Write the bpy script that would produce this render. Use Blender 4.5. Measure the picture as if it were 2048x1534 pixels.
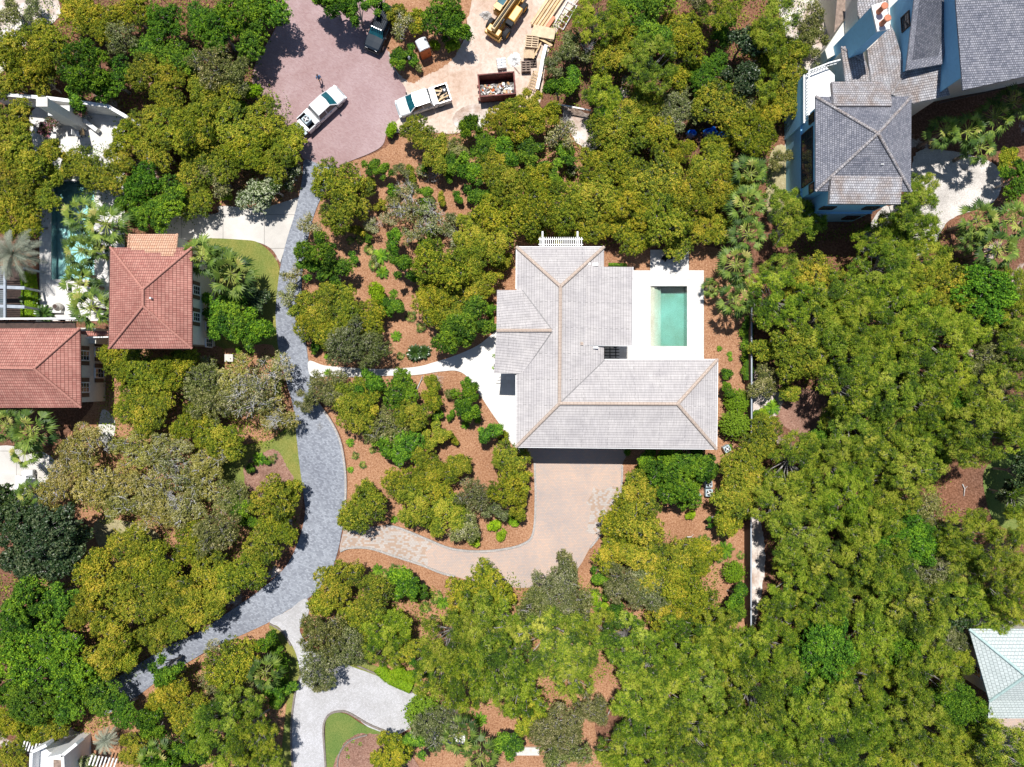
import bpy, math, random
import numpy as np
from mathutils import Vector, Matrix

# ------------------------------------------------------------------ camera, sky, sun, exposure
S = bpy.context.scene
for o in list(bpy.data.objects): bpy.data.objects.remove(o)
CAMH = 80.0; FPX = 1500.0; CX = 1024.0; CY = 767.0
cam = bpy.data.cameras.new('camera'); cam_o = bpy.data.objects.new('camera', cam)
S.collection.objects.link(cam_o); cam_o.location = (0, 0, CAMH); cam_o.rotation_euler = (0, 0, 0)
cam.sensor_width = 36; cam.lens = 36 * FPX / 2048; cam.clip_end = 2000; cam.clip_start = 1
S.camera = cam_o
SUN_EL = math.radians(70); SUN_AZ = math.atan2(-0.19, 0.98)      # angle from +Y towards +X
world = bpy.data.worlds.new('World'); S.world = world; world.use_nodes = True
nt = world.node_tree; bg = nt.nodes['Background']
sky = nt.nodes.new('ShaderNodeTexSky'); sky.sky_type = 'NISHITA'; sky.sun_disc = False
sky.sun_elevation = SUN_EL; sky.sun_rotation = SUN_AZ; sky.ozone_density = 2.5; sky.dust_density = 0.4
nt.links.new(sky.outputs[0], bg.inputs[0]); bg.inputs[1].default_value = 0.078
sl = bpy.data.lights.new('sun', 'SUN'); sl.energy = 5.0; sl.angle = math.radians(0.53); sl.color = (1.0, 0.965, 0.915)
sun = bpy.data.objects.new('sun', sl); S.collection.objects.link(sun)
sd = Vector((math.sin(SUN_AZ) * math.cos(SUN_EL), math.cos(SUN_AZ) * math.cos(SUN_EL), math.sin(SUN_EL)))
sun.rotation_euler = sd.to_track_quat('Z', 'Y').to_euler(); sun.location = sd * 60
S.view_settings.view_transform = 'Standard'; S.view_settings.look = 'None'
S.view_settings.exposure = 0.17; S.view_settings.gamma = 1
S.cycles.max_bounces = 6; S.cycles.diffuse_bounces = 3; S.cycles.glossy_bounces = 2
S.cycles.transparent_max_bounces = 8; S.cycles.transmission_bounces = 3
S.cycles.caustics_reflective = False; S.cycles.caustics_refractive = False
COL = S.collection

# ------------------------------------------------------------------ helpers
def W(px, py, z=0.0):
    k = (CAMH - z) / FPX
    return Vector(((px - CX) * k, (CY - py) * k, z))
def link(o, parent=None):
    COL.objects.link(o)
    if parent is not None: o.parent = parent
    return o
def tag(o, label=None, cat=None, group=None, kind=None):
    if label: o['label'] = label
    if cat: o['category'] = cat
    if group: o['group'] = group
    if kind: o['kind'] = kind
    return o
def empty(name, loc, rz=0.0, label=None, cat=None, group=None):
    o = bpy.data.objects.new(name, None); o.location = loc; o.rotation_euler = (0, 0, rz)
    o.empty_display_size = 0.3
    link(o); tag(o, label, cat, group); return o

class MB:
    def __init__(s): s.v = []; s.f = []
    def face(s, pts):
        b = len(s.v); s.v += [tuple(p) for p in pts]; s.f.append(tuple(range(b, b + len(pts)))); return s
    def box(s, c, d, rz=0.0, rx=0.0, ry=0.0, taper=1.0):
        M = Matrix.Rotation(rz, 3, 'Z') @ Matrix.Rotation(ry, 3, 'Y') @ Matrix.Rotation(rx, 3, 'X')
        b = len(s.v); c = Vector(c)
        for z in (-1, 1):
            t = taper if z > 0 else 1.0
            for x, y in ((-1, -1), (1, -1), (1, 1), (-1, 1)):
                s.v.append(tuple(c + M @ Vector((x * d[0] / 2 * t, y * d[1] / 2 * t, z * d[2] / 2))))
        s.f += [tuple(b + i for i in q) for q in ((3, 2, 1, 0), (4, 5, 6, 7), (0, 1, 5, 4), (1, 2, 6, 5), (2, 3, 7, 6), (3, 0, 4, 7))]
        return s
    def beam(s, p0, p1, w, h):
        p0 = Vector(p0); p1 = Vector(p1); d = p1 - p0
        if d.length < 1e-6: return s
        d.normalize(); side = d.cross(Vector((0, 0, 1)))
        if side.length < 1e-3: side = Vector((1, 0, 0))
        side.normalize(); up = side.cross(d).normalized()
        b = len(s.v)
        for p in (p0, p1):
            for a, c in ((-1, -1), (1, -1), (1, 1), (-1, 1)):
                s.v.append(tuple(p + side * a * w / 2 + up * c * h / 2))
        s.f += [tuple(b + i for i in q) for q in ((0, 1, 2, 3), (7, 6, 5, 4), (4, 5, 1, 0), (5, 6, 2, 1), (6, 7, 3, 2), (7, 4, 0, 3))]
        return s
    def tube(s, pts, rad, n=8, cap=True):
        pts = [Vector(p) for p in pts]
        if not hasattr(rad, '__len__'): rad = [rad] * len(pts)
        b = len(s.v)
        for i, p in enumerate(pts):
            d = (pts[min(i + 1, len(pts) - 1)] - pts[max(i - 1, 0)]).normalized()
            a = d.cross(Vector((0, 0, 1)))
            if a.length < 1e-2: a = d.cross(Vector((1, 0, 0)))
            a.normalize(); c = d.cross(a)
            for k in range(n):
                t = 2 * math.pi * k / n
                s.v.append(tuple(p + (a * math.cos(t) + c * math.sin(t)) * rad[i]))
        for i in range(len(pts) - 1):
            for k in range(n):
                k2 = (k + 1) % n
                s.f.append((b + i * n + k, b + i * n + k2, b + (i + 1) * n + k2, b + (i + 1) * n + k))
        if cap:
            s.f.append(tuple(b + k for k in range(n))[::-1])
            s.f.append(tuple(b + (len(pts) - 1) * n + k for k in range(n)))
        return s
    def lathe(s, c, prof, n=16):
        return s.tube([Vector(c) + Vector((0, 0, z)) for r, z in prof], [max(r, 1e-3) for r, z in prof], n)
    def prism(s, pts, z0, z1, bottom=True):
        n = len(pts); b = len(s.v)
        area = sum(pts[i][0] * pts[(i + 1) % n][1] - pts[(i + 1) % n][0] * pts[i][1] for i in range(n))
        if area < 0: pts = pts[::-1]
        s.v += [(p[0], p[1], z0) for p in pts] + [(p[0], p[1], z1) for p in pts]
        s.f.append(tuple(b + n + i for i in range(n)))
        if bottom: s.f.append(tuple(b + i for i in range(n))[::-1])
        for i in range(n):
            j = (i + 1) % n; s.f.append((b + i, b + j, b + n + j, b + n + i))
        return s
    def build(s, name, m, parent=None, local=False, smooth=False, bevel=0.0, up=False):
        me = bpy.data.meshes.new(name)
        v = s.v
        if parent is not None and not local:
            L = parent.location
            v = [(a[0] - L.x, a[1] - L.y, a[2] - L.z) for a in v]
        me.from_pydata(v, [], s.f); me.update()
        add_uv(me); me.materials.append(m)
        if smooth: me.shade_smooth()
        o = bpy.data.objects.new(name, me); link(o, parent)
        if bevel > 0:
            # weld first so the bevel runs round real edges
            w = o.modifiers.new('weld', 'WELD'); w.merge_threshold = 0.0005
            bv = o.modifiers.new('bevel', 'BEVEL'); bv.width = bevel; bv.segments = 2; bv.limit_method = 'ANGLE'
        return o

def add_uv(me):
    uvl = me.uv_layers.new(name='UVMap'); vs = me.vertices
    for p in me.polygons:
        n = p.normal
        if abs(n.z) > 0.999: u = Vector((1, 0, 0)); v = Vector((0, 1, 0))
        else:
            u = Vector((0, 0, 1)).cross(n).normalized(); v = n.cross(u)
        for li in p.loop_indices:
            c = vs[me.loops[li].vertex_index].co
            uvl.data[li].uv = (c.dot(u), c.dot(v))

def smooth_poly(pts, sub=6, closed=True):
    out = []; n = len(pts); P = [np.array(p, float) for p in pts]
    rng = range(n) if closed else range(n - 1)
    for i in rng:
        p0 = P[(i - 1) % n] if closed or i > 0 else P[0]; p1 = P[i]; p2 = P[(i + 1) % n]
        p3 = P[(i + 2) % n] if closed or i + 2 < n else P[-1]
        for k in range(sub):
            t = k / sub
            out.append(tuple(0.5 * ((2 * p1) + (-p0 + p2) * t + (2 * p0 - 5 * p1 + 4 * p2 - p3) * t * t + (-p0 + 3 * p1 - 3 * p2 + p3) * t ** 3)))
    if not closed: out.append(tuple(P[-1]))
    return out

# ------------------------------------------------------------------ materials
def newmat(name):
    m = bpy.data.materials.new(name); m.use_nodes = True
    return m, m.node_tree, m.node_tree.nodes['Principled BSDF']
def N(nt, t, **k):
    n = nt.nodes.new(t)
    for a, b in k.items(): setattr(n, a, b)
    return n
def ramp(nt, fac, stops):
    r = N(nt, 'ShaderNodeValToRGB'); e = r.color_ramp.elements
    while len(e) < len(stops): e.new(0.5)
    for i, (p, c) in enumerate(stops):
        e[i].position = p; e[i].color = (*c, 1) if len(c) == 3 else c
    nt.links.new(fac, r.inputs[0]); return r.outputs[0]
def mixc(nt, f, a, b, mode='MIX'):
    m = N(nt, 'ShaderNodeMix', data_type='RGBA', blend_type=mode)
    for sock, val in ((m.inputs[0], f), (m.inputs[6], a), (m.inputs[7], b)):
        if isinstance(val, (int, float)): sock.default_value = val
        elif isinstance(val, tuple): sock.default_value = (*val, 1)
        else: nt.links.new(val, sock)
    return m.outputs[2]
def noise(nt, vec, scale, detail=4, rough=0.55, dist=0.0):
    n = N(nt, 'ShaderNodeTexNoise'); n.inputs['Scale'].default_value = scale
    n.inputs['Detail'].default_value = detail; n.inputs['Roughness'].default_value = rough
    n.inputs['Distortion'].default_value = dist
    if vec is not None: nt.links.new(vec, n.inputs['Vector'])
    return n.outputs[0]
def bump(nt, b, h, strength, dist=0.05):
    n = N(nt, 'ShaderNodeBump'); n.inputs['Strength'].default_value = strength; n.inputs['Distance'].default_value = dist
    nt.links.new(h, n.inputs['Height']); nt.links.new(n.outputs[0], b.inputs['Normal'])
def plain(name, c, rough=0.6, metal=0.0, spec=0.5, var=0.12, scale=3.0):
    m, nt, b = newmat(name)
    g = N(nt, 'ShaderNodeTexCoord').outputs['Object']
    f = noise(nt, g, scale, 5)
    lo = tuple(x * (1 - var) for x in c); hi = tuple(min(1, x * (1 + var)) for x in c)
    nt.links.new(ramp(nt, f, [(0.35, lo), (0.65, hi)]), b.inputs['Base Color'])
    b.inputs['Roughness'].default_value = rough; b.inputs['Metallic'].default_value = metal
    b.inputs['Specular IOR Level'].default_value = spec
    return m
def speckle(name, stops, s_fine, s_big, big=((0.8, 0.8, 0.8), (1.15, 1.15, 1.15)), rough=0.95, bstr=0.6, stretch=None, fleck=None, det=8):
    """loose ground: fine litter pattern times slow patches"""
    m, nt, b = newmat(name); g = N(nt, 'ShaderNodeTexCoord').outputs['Object']
    f = noise(nt, g, s_fine, det, 0.75, 0.5)
    c = ramp(nt, f, stops)
    g2 = noise(nt, g, s_big, 4)
    c = mixc(nt, 1.0, c, ramp(nt, g2, [(0.35, big[0]), (0.65, big[1])]), 'MULTIPLY')
    if fleck:
        v = N(nt, 'ShaderNodeTexVoronoi'); v.inputs['Scale'].default_value = fleck[1]; nt.links.new(g, v.inputs['Vector'])
        c = mixc(nt, ramp(nt, v.outputs['Distance'], [(0.10, (1, 1, 1)), (0.18, (0, 0, 0))]), c, fleck[0])
    nt.links.new(c, b.inputs['Base Color']); b.inputs['Roughness'].default_value = rough
    b.inputs['Specular IOR Level'].default_value = 0.15
    bump(nt, b, f, bstr, 0.04)
    return m
def brick(name, c1, c2, mortar, w, h, ms=0.012, offset=0.5, rot=0.0, rough=0.85, bias=0.0, big=None, bigs=0.25, fine=(0.82, 1.12), bstr=0.3, saw=0.0, third=None, spec=0.25, streak=0):
    m, nt, b = newmat(name)
    uv = N(nt, 'ShaderNodeTexCoord').outputs['UV']
    mp = N(nt, 'ShaderNodeMapping'); mp.inputs['Rotation'].default_value = (0, 0, rot); nt.links.new(uv, mp.inputs[0])
    uvr = mp.outputs[0]
    t = N(nt, 'ShaderNodeTexBrick'); nt.links.new(uvr, t.inputs['Vector'])
    t.offset = offset; t.inputs['Scale'].default_value = 1.0; t.inputs['Brick Width'].default_value = w
    t.inputs['Row Height'].default_value = h; t.inputs['Mortar Size'].default_value = ms; t.inputs['Mortar Smooth'].default_value = 0.1
    t.inputs['Bias'].default_value = bias
    t.inputs['Color1'].default_value = (*c1, 1); t.inputs['Color2'].default_value = (*c2, 1); t.inputs['Mortar'].default_value = (*mortar, 1)
    c = t.outputs[0]
    if third:      # every now and then a unit of a third colour
        t2 = N(nt, 'ShaderNodeTexBrick'); nt.links.new(uvr, t2.inputs['Vector']); t2.offset = offset
        for i_, v_ in (('Scale', 1.0), ('Brick Width', w), ('Row Height', h), ('Mortar Size', 0.0), ('Bias', third[1])):
            t2.inputs[i_].default_value = v_
        t2.inputs['Color1'].default_value = (0, 0, 0, 1); t2.inputs['Color2'].default_value = (1, 1, 1, 1)
        ad = N(nt, 'ShaderNodeMapping'); 
        c = mixc(nt, ramp(nt, t2.outputs[0], [(0.55, (0, 0, 0)), (0.75, (1, 1, 1))]), c, third[0])
    g = noise(nt, uv, 18.0, 4, 0.7)
    if streak:
        ms_ = N(nt, 'ShaderNodeMapping'); ms_.inputs['Scale'].default_value = (9, 0.9, 1); nt.links.new(uv, ms_.inputs[0])
        c = mixc(nt, 1.0, c, ramp(nt, noise(nt, ms_.outputs[0], 1.0, 3, 0.6), [(0.35, (1 - streak,) * 3), (0.65, (1 + streak * .5,) * 3)]), 'MULTIPLY')
    c = mixc(nt, 1.0, c, ramp(nt, g, [(0.3, (fine[0],) * 3), (0.7, (fine[1],) * 3)]), 'MULTIPLY')
    if big:
        g2 = noise(nt, uv, bigs, 5, 0.6, 0.4)
        c = mixc(nt, 1.0, c, ramp(nt, g2, [(0.34, big[0]), (0.62, big[1])]), 'MULTIPLY')
    nt.links.new(c, b.inputs['Base Color']); b.inputs['Roughness'].default_value = rough
    b.inputs['Specular IOR Level'].default_value = spec
    if saw:
        sx = N(nt, 'ShaderNodeSeparateXYZ'); nt.links.new(uvr, sx.inputs[0])
        d = N(nt, 'ShaderNodeMath', operation='DIVIDE'); nt.links.new(sx.outputs[1], d.inputs[0]); d.inputs[1].default_value = h
        fr = N(nt, 'ShaderNodeMath', operation='FRACT'); nt.links.new(d.outputs[0], fr.inputs[0])
        iv = N(nt, 'ShaderNodeMath', operation='SUBTRACT'); iv.inputs[0].default_value = 1.0; nt.links.new(fr.outputs[0], iv.inputs[1])
        ml = N(nt, 'ShaderNodeMath', operation='MULTIPLY'); nt.links.new(iv.outputs[0], ml.inputs[0]); nt.links.new(t.outputs['Fac'], ml.inputs[1])
        su = N(nt, 'ShaderNodeMath', operation='SUBTRACT'); nt.links.new(iv.outputs[0], su.inputs[0]); nt.links.new(t.outputs['Fac'], su.inputs[1])
        bump(nt, b, su.outputs[0], 1.0, saw)
    else:
        iv = N(nt, 'ShaderNodeMath', operation='SUBTRACT'); iv.inputs[0].default_value = 1.0; nt.links.new(t.outputs['Fac'], iv.inputs[1])
        bump(nt, b, iv.outputs[0], bstr, 0.02)
    return m

M = {}
M['floor'] = speckle('forest litter', [(0.3, (0.045, 0.022, 0.014)), (0.5, (0.20, 0.10, 0.06)), (0.72, (0.42, 0.25, 0.17))], 5, 0.12,
                     ((0.75, 0.75, 0.8), (1.1, 1.0, 0.95)))
def floor_patches():
    m = M['floor']; nt = m.node_tree; b = nt.nodes['Principled BSDF']; old = b.inputs['Base Color'].links[0].from_socket
    g = N(nt, 'ShaderNodeTexCoord').outputs['Object']
    f = noise(nt, g, 0.11, 6, 0.7, 0.8); s = ramp(nt, noise(nt, g, 7, 4, 0.7), [(0.3, (0.35, 0.28, 0.24)), (0.6, (0.66, 0.60, 0.55))])
    nt.links.new(mixc(nt, ramp(nt, f, [(0.60, (0, 0, 0)), (0.66, (1, 1, 1))]), old, s), b.inputs['Base Color'])
floor_patches()
M['mulch'] = speckle('pine straw mulch', [(0.3, (0.13, 0.045, 0.02)), (0.5, (0.36, 0.19, 0.105)), (0.7, (0.55, 0.34, 0.21))], 6, 0.25,
                     ((0.88, 0.84, 0.82), (1.1, 1.1, 1.1)), fleck=((0.66, 0.46, 0.33), 6.5))
M['mulch_pink'] = speckle('leafy brown mulch', [(0.3, (0.10, 0.05, 0.035)), (0.5, (0.27, 0.15, 0.11)), (0.7, (0.42, 0.27, 0.21))], 6, 0.3, fleck=((0.55, 0.42, 0.34), 6))
M['sand'] = speckle('white dune sand', [(0.3, (0.40, 0.33, 0.29)), (0.46, (0.68, 0.63, 0.59)), (0.7, (0.8, 0.78, 0.75))], 3.5, 0.5, ((0.62, 0.5, 0.43), (1.05, 1.05, 1.05)), bstr=0.4)
M['dirt'] = speckle('pale site dirt', [(0.3, (0.47, 0.37, 0.30)), (0.5, (0.60, 0.51, 0.44)), (0.72, (0.72, 0.66, 0.6))], 2.2, 0.14,
                    ((0.88, 0.76, 0.68), (1.08, 1.08, 1.08)), bstr=0.4)
M['gravel'] = speckle('pale stone gravel', [(0.3, (0.30, 0.27, 0.25)), (0.5, (0.58, 0.54, 0.50)), (0.7, (0.75, 0.72, 0.68))], 9, 0.4, bstr=0.6)
M['lawn'] = speckle('mown lawn', [(0.3, (0.10, 0.13, 0.03)), (0.5, (0.21, 0.22, 0.055)), (0.7, (0.36, 0.32, 0.12))], 9, 0.35, ((0.75, 0.9, 0.8), (1.15, 1.05, 1.0)))
M['lawn_green'] = speckle('green lawn', [(0.3, (0.07, 0.12, 0.03)), (0.5, (0.15, 0.21, 0.055)), (0.7, (0.26, 0.28, 0.10))], 9, 0.35, ((0.8, 0.9, 0.8), (1.2, 1.05, 1.0)))
M['drygrass'] = speckle('dry lawn', [(0.3, (0.20, 0.17, 0.08)), (0.5, (0.36, 0.31, 0.17)), (0.7, (0.5, 0.45, 0.3))], 8, 0.4)
M['redpaver'] = brick('rose brick pavers', (0.33, 0.205, 0.20), (0.40, 0.27, 0.26), (0.36, 0.29, 0.28), 0.24, 0.12, 0.010, rot=0.5,
                      big=((0.86, 0.80, 0.80), (1.12, 1.18, 1.22)), bigs=0.13, fine=(0.85, 1.12))
M['greypaver'] = brick('blue grey cobble pavers', (0.185, 0.20, 0.235), (0.32, 0.345, 0.39), (0.20, 0.21, 0.23), 0.23, 0.155, 0.010, rot=0.35,
                       big=((0.9, 0.9, 0.92), (1.12, 1.12, 1.12)), bigs=0.12, fine=(0.85, 1.15))
M['tanpaver'] = brick('tan and rose pavers', (0.54, 0.41, 0.33), (0.45, 0.385, 0.345), (0.36, 0.29, 0.25), 0.24, 0.16, 0.010, rot=0.02,
                      big=((0.88, 0.90, 0.95), (1.08, 1.03, 1.0)), bigs=0.25, fine=(0.9, 1.08))
M['greytanpaver'] = brick('grey and buff large pavers', (0.46, 0.42, 0.39), (0.53, 0.48, 0.44), (0.38, 0.34, 0.31), 0.28, 0.2, 0.012, rot=0.02,
                          big=((0.9, 0.9, 0.9), (1.08, 1.06, 1.04)), third=((0.42, 0.31, 0.24), 0.1))
M['cobble'] = brick('pale cobble setts', (0.45, 0.45, 0.46), (0.58, 0.58, 0.60), (0.38, 0.37, 0.36), 0.16, 0.12, 0.012, rot=0.2,
                    big=((0.86, 0.85, 0.84), (1.08, 1.08, 1.1)), bigs=0.3)
M['kerb'] = brick('kerb setts', (0.36, 0.34, 0.32), (0.5, 0.47, 0.44), (0.28, 0.26, 0.25), 0.22, 0.16, 0.012)
M['darkkerb'] = brick('dark kerb setts', (0.20, 0.17, 0.15), (0.30, 0.26, 0.23), (0.15, 0.13, 0.12), 0.22, 0.16, 0.012)
M['concrete'] = brick('concrete slabs', (0.60, 0.57, 0.53), (0.63, 0.60, 0.56), (0.30, 0.28, 0.26), 4.4, 3.6, 0.03, offset=0.0, rot=0.0,
                      big=((0.80, 0.80, 0.79), (1.08, 1.07, 1.06)), bigs=0.3, bstr=0.2)
M['whitepath'] = brick('white stone path', (0.66, 0.64, 0.61), (0.72, 0.70, 0.67), (0.6, 0.57, 0.53), 0.6, 0.4, 0.01, big=((0.95, 0.95, 0.94), (1.04, 1.04, 1.04)), fine=(0.94, 1.04))
M['travertine'] = brick('travertine deck', (0.64, 0.62, 0.60), (0.72, 0.705, 0.685), (0.54, 0.51, 0.48), 0.61, 0.41, 0.01, big=((0.94, 0.93, 0.91), (1.04, 1.04, 1.04)), bigs=0.8, fine=(0.93, 1.05))
M['roof_grey'] = brick('pale grey concrete shingle', (0.475, 0.452, 0.445), (0.515, 0.49, 0.482), (0.41, 0.39, 0.38), 5.0, 0.28, 0.006,
                       big=((0.90, 0.89, 0.90), (1.06, 1.05, 1.04)), bigs=0.5, saw=0.075, fine=(0.90, 1.06), streak=0.16)
M['roof_cap'] = brick('tan ridge caps', (0.50, 0.395, 0.32), (0.56, 0.455, 0.38), (0.36, 0.28, 0.23), 0.35, 0.35, 0.02, offset=0.0)
M['roof_red'] = brick('terracotta flat tiles', (0.37, 0.155, 0.125), (0.46, 0.225, 0.18), (0.20, 0.07, 0.055), 0.21, 0.33, 0.016, offset=0.0,
                      big=((0.80, 0.78, 0.78), (1.18, 1.2, 1.2)), bigs=0.3, saw=0.07, fine=(0.8, 1.18))
M['roof_peach'] = brick('new peach tiles', (0.60, 0.34, 0.22), (0.66, 0.42, 0.29), (0.32, 0.15, 0.1), 0.22, 0.34, 0.02, offset=0.0, saw=0.06)
M['roof_slate'] = brick('weathered slate shakes', (0.155, 0.165, 0.20), (0.29, 0.295, 0.335), (0.08, 0.085, 0.10), 0.20, 0.21, 0.016,
                        big=((0.85, 0.85, 0.88), (1.12, 1.1, 1.08)), bigs=0.5, saw=0.08, fine=(0.75, 1.25))
M['roof_shake'] = brick('silvered cedar shakes', (0.33, 0.32, 0.33), (0.48, 0.465, 0.47), (0.15, 0.14, 0.14), 0.22, 0.24, 0.018,
                        big=((0.80, 0.68, 0.60), (1.1, 1.12, 1.15)), bigs=0.7, saw=0.07, fine=(0.75, 1.2))
M['roof_teal'] = brick('pale green grey shingle', (0.50, 0.56, 0.55), (0.58, 0.64, 0.63), (0.36, 0.42, 0.41), 0.36, 0.34, 0.014, saw=0.04)
M['teal_cap'] = plain('teal ridge caps', (0.42, 0.56, 0.54))
M['stucco'] = plain('white stucco', (0.72, 0.72, 0.70), 0.9, var=0.04)
M['cream'] = plain('cream stucco', (0.66, 0.64, 0.57), 0.9, var=0.05)
M['wall_shadeblue'] = plain('white wall tinted shade blue', (0.24, 0.52, 0.74), 0.85, var=0.04)  # blue shade put into the base colour of white walls and chimney
M['white'] = plain('white paint', (0.80, 0.80, 0.79), 0.5, var=0.03)
M['carwhite'] = plain('white car paint', (0.66, 0.67, 0.68), 0.18, var=0.01)
M['carblack'] = plain('black car paint', (0.012, 0.022, 0.036), 0.55, spec=0.2, var=0.02)
M['glass'] = plain('tinted car glass', (0.012, 0.10, 0.13), 0.12, spec=0.4, var=0.3, scale=2)
M['winglass'] = plain('dark window glass', (0.02, 0.035, 0.05), 0.08, spec=0.8, var=0.3)
M['rubber'] = plain('tyre rubber', (0.022, 0.024, 0.027), 0.8)
M['blackplastic'] = plain('black plastic', (0.02, 0.022, 0.025), 0.65, spec=0.2)
M['steel'] = plain('galvanised steel', (0.42, 0.43, 0.45), 0.4, 0.6)
M['rim'] = plain('alloy rim', (0.35, 0.36, 0.38), 0.35, 0.7)
M['yellow'] = plain('machine yellow', (0.62, 0.33, 0.05), 0.4, var=0.12)
M['boomtan'] = plain('boom buff paint', (0.58, 0.42, 0.20), 0.5)
M['rust'] = plain('rusty maroon steel', (0.17, 0.045, 0.035), 0.7, var=0.4, scale=2.5)
M['orange'] = plain('orange plastic', (0.58, 0.15, 0.04), 0.5, var=0.08)
M['dirtywhite'] = plain('dirty white plastic', (0.66, 0.68, 0.70), 0.5, var=0.3, scale=5)
M['lumber'] = plain('fresh lumber', (0.62, 0.44, 0.24), 0.8, var=0.2, scale=1.5)
M['palewood'] = plain('pale plywood', (0.66, 0.50, 0.33), 0.8, var=0.16, scale=2)
M['oldwood'] = plain('weathered wood', (0.26, 0.19, 0.15), 0.85, var=0.3)
M['darkwood'] = plain('dark stained wood', (0.055, 0.032, 0.024), 0.75, var=0.3)
M['fencecap'] = plain('grey painted cap', (0.34, 0.38, 0.43), 0.6)
M['terracotta'] = plain('terracotta clay', (0.55, 0.20, 0.11), 0.8)
M['bark'] = plain('silver bark', (0.34, 0.32, 0.30), 0.9, var=0.35, scale=4)
M['deadwood'] = plain('bleached dead wood', (0.50, 0.49, 0.48), 0.9, var=0.3, scale=4)
M['palmbark'] = plain('palm trunk', (0.20, 0.16, 0.12), 0.95, var=0.4, scale=6)
M['acblue'] = plain('pale grey blue casing', (0.40, 0.50, 0.55), 0.5, var=0.1)
M['tarp'] = plain('blue tarpaulin', (0.01, 0.13, 0.5), 0.4, var=0.3)
M['shutter'] = plain('brown shutters', (0.10, 0.06, 0.045), 0.6)
M['skin'] = plain('skin', (0.45, 0.25, 0.17), 0.6)
M['denim'] = plain('dark trousers', (0.05, 0.055, 0.075), 0.9)
M['shirt'] = plain('blue shirt', (0.07, 0.20, 0.38), 0.9)
M['hair'] = plain('brown hair', (0.06, 0.04, 0.03), 0.9)
M['rubble'] = plain('grey rubble', (0.42, 0.40, 0.38), 0.95, var=0.3)
M['cardboard'] = plain('cardboard', (0.50, 0.30, 0.15), 0.9)
M['redpaint'] = plain('red lamp plastic', (0.6, 0.02, 0.02), 0.3)
M['stone'] = plain('pale limestone', (0.60, 0.57, 0.52), 0.9)

def water_mat(name, tint, dens):
    m = bpy.data.materials.new(name); m.use_nodes = True; nt = m.node_tree; nt.nodes.clear()
    out = N(nt, 'ShaderNodeOutputMaterial'); g = N(nt, 'ShaderNodeTexCoord').outputs['Object']
    tr = N(nt, 'ShaderNodeBsdfTransparent'); gl = N(nt, 'ShaderNodeBsdfGlossy'); gl.inputs['Roughness'].default_value = 0.07
    nn = noise(nt, g, 6.5, 5, 0.75, 0.6)
    b = N(nt, 'ShaderNodeBump'); b.inputs['Strength'].default_value = 0.8; b.inputs['Distance'].default_value = 0.07
    nt.links.new(nn, b.inputs['Height']); nt.links.new(b.outputs[0], gl.inputs['Normal'])
    fr = N(nt, 'ShaderNodeFresnel'); fr.inputs[0].default_value = 1.33; nt.links.new(b.outputs[0], fr.inputs['Normal'])
    mx = N(nt, 'ShaderNodeMixShader'); nt.links.new(fr.outputs[0], mx.inputs[0]); nt.links.new(tr.outputs[0], mx.inputs[1]); nt.links.new(gl.outputs[0], mx.inputs[2])
    va = N(nt, 'ShaderNodeVolumeAbsorption'); va.inputs[0].default_value = (*tint, 1); va.inputs[1].default_value = dens
    nt.links.new(mx.outputs[0], out.inputs[0]); nt.links.new(va.outputs[0], out.inputs[1]); return m
M['water'] = water_mat('pool water', (0.16, 0.80, 0.80), 0.52)
M['water2'] = water_mat('pool water turquoise', (0.25, 0.93, 0.95), 0.42)
M['plaster'] = speckle('sandy pebble pool plaster', [(0.35, (0.42, 0.38, 0.27)), (0.5, (0.60, 0.57, 0.44)), (0.66, (0.74, 0.73, 0.64))], 14, 0.35, ((0.85, 0.8, 0.75), (1.1, 1.15, 1.2)))
M['plaster2'] = plain('white pool plaster', (0.7, 0.78, 0.75), var=0.1)

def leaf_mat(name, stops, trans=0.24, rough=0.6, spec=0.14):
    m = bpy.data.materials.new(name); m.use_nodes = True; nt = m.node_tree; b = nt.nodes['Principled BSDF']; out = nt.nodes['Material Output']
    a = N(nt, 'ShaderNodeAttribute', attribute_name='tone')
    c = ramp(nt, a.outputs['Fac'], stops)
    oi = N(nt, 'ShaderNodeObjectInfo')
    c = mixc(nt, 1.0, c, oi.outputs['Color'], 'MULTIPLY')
    nt.links.new(c, b.inputs['Base Color']); b.inputs['Roughness'].default_value = rough; b.inputs['Specular IOR Level'].default_value = spec
    t = N(nt, 'ShaderNodeBsdfTranslucent'); nt.links.new(c, t.inputs[0])
    mx = N(nt, 'ShaderNodeMixShader'); mx.inputs[0].default_value = trans
    nt.links.new(b.outputs[0], mx.inputs[1]); nt.links.new(t.outputs[0], mx.inputs[2]); nt.links.new(mx.outputs[0], out.inputs[0])
    return m
M['leaf_oak'] = leaf_mat('live oak leaves', [(0.0, (0.048, 0.082, 0.014)), (0.35, (0.155, 0.22, 0.018)), (0.7, (0.35, 0.38, 0.026)), (1.0, (0.62, 0.50, 0.06))])
M['leaf_dull'] = leaf_mat('grey oak leaves', [(0.0, (0.06, 0.085, 0.03)), (0.45, (0.17, 0.20, 0.05)), (0.8, (0.34, 0.34, 0.12)), (1.0, (0.56, 0.52, 0.30))])
M['leaf_pale'] = leaf_mat('pale oak leaves', [(0.0, (0.12, 0.14, 0.03)), (0.45, (0.30, 0.29, 0.06)), (0.8, (0.50, 0.44, 0.12)), (1.0, (0.62, 0.56, 0.30))])
M['leaf_green'] = leaf_mat('fresh green leaves', [(0.0, (0.022, 0.065, 0.012)), (0.5, (0.09, 0.21, 0.018)), (1.0, (0.30, 0.46, 0.03))])
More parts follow.
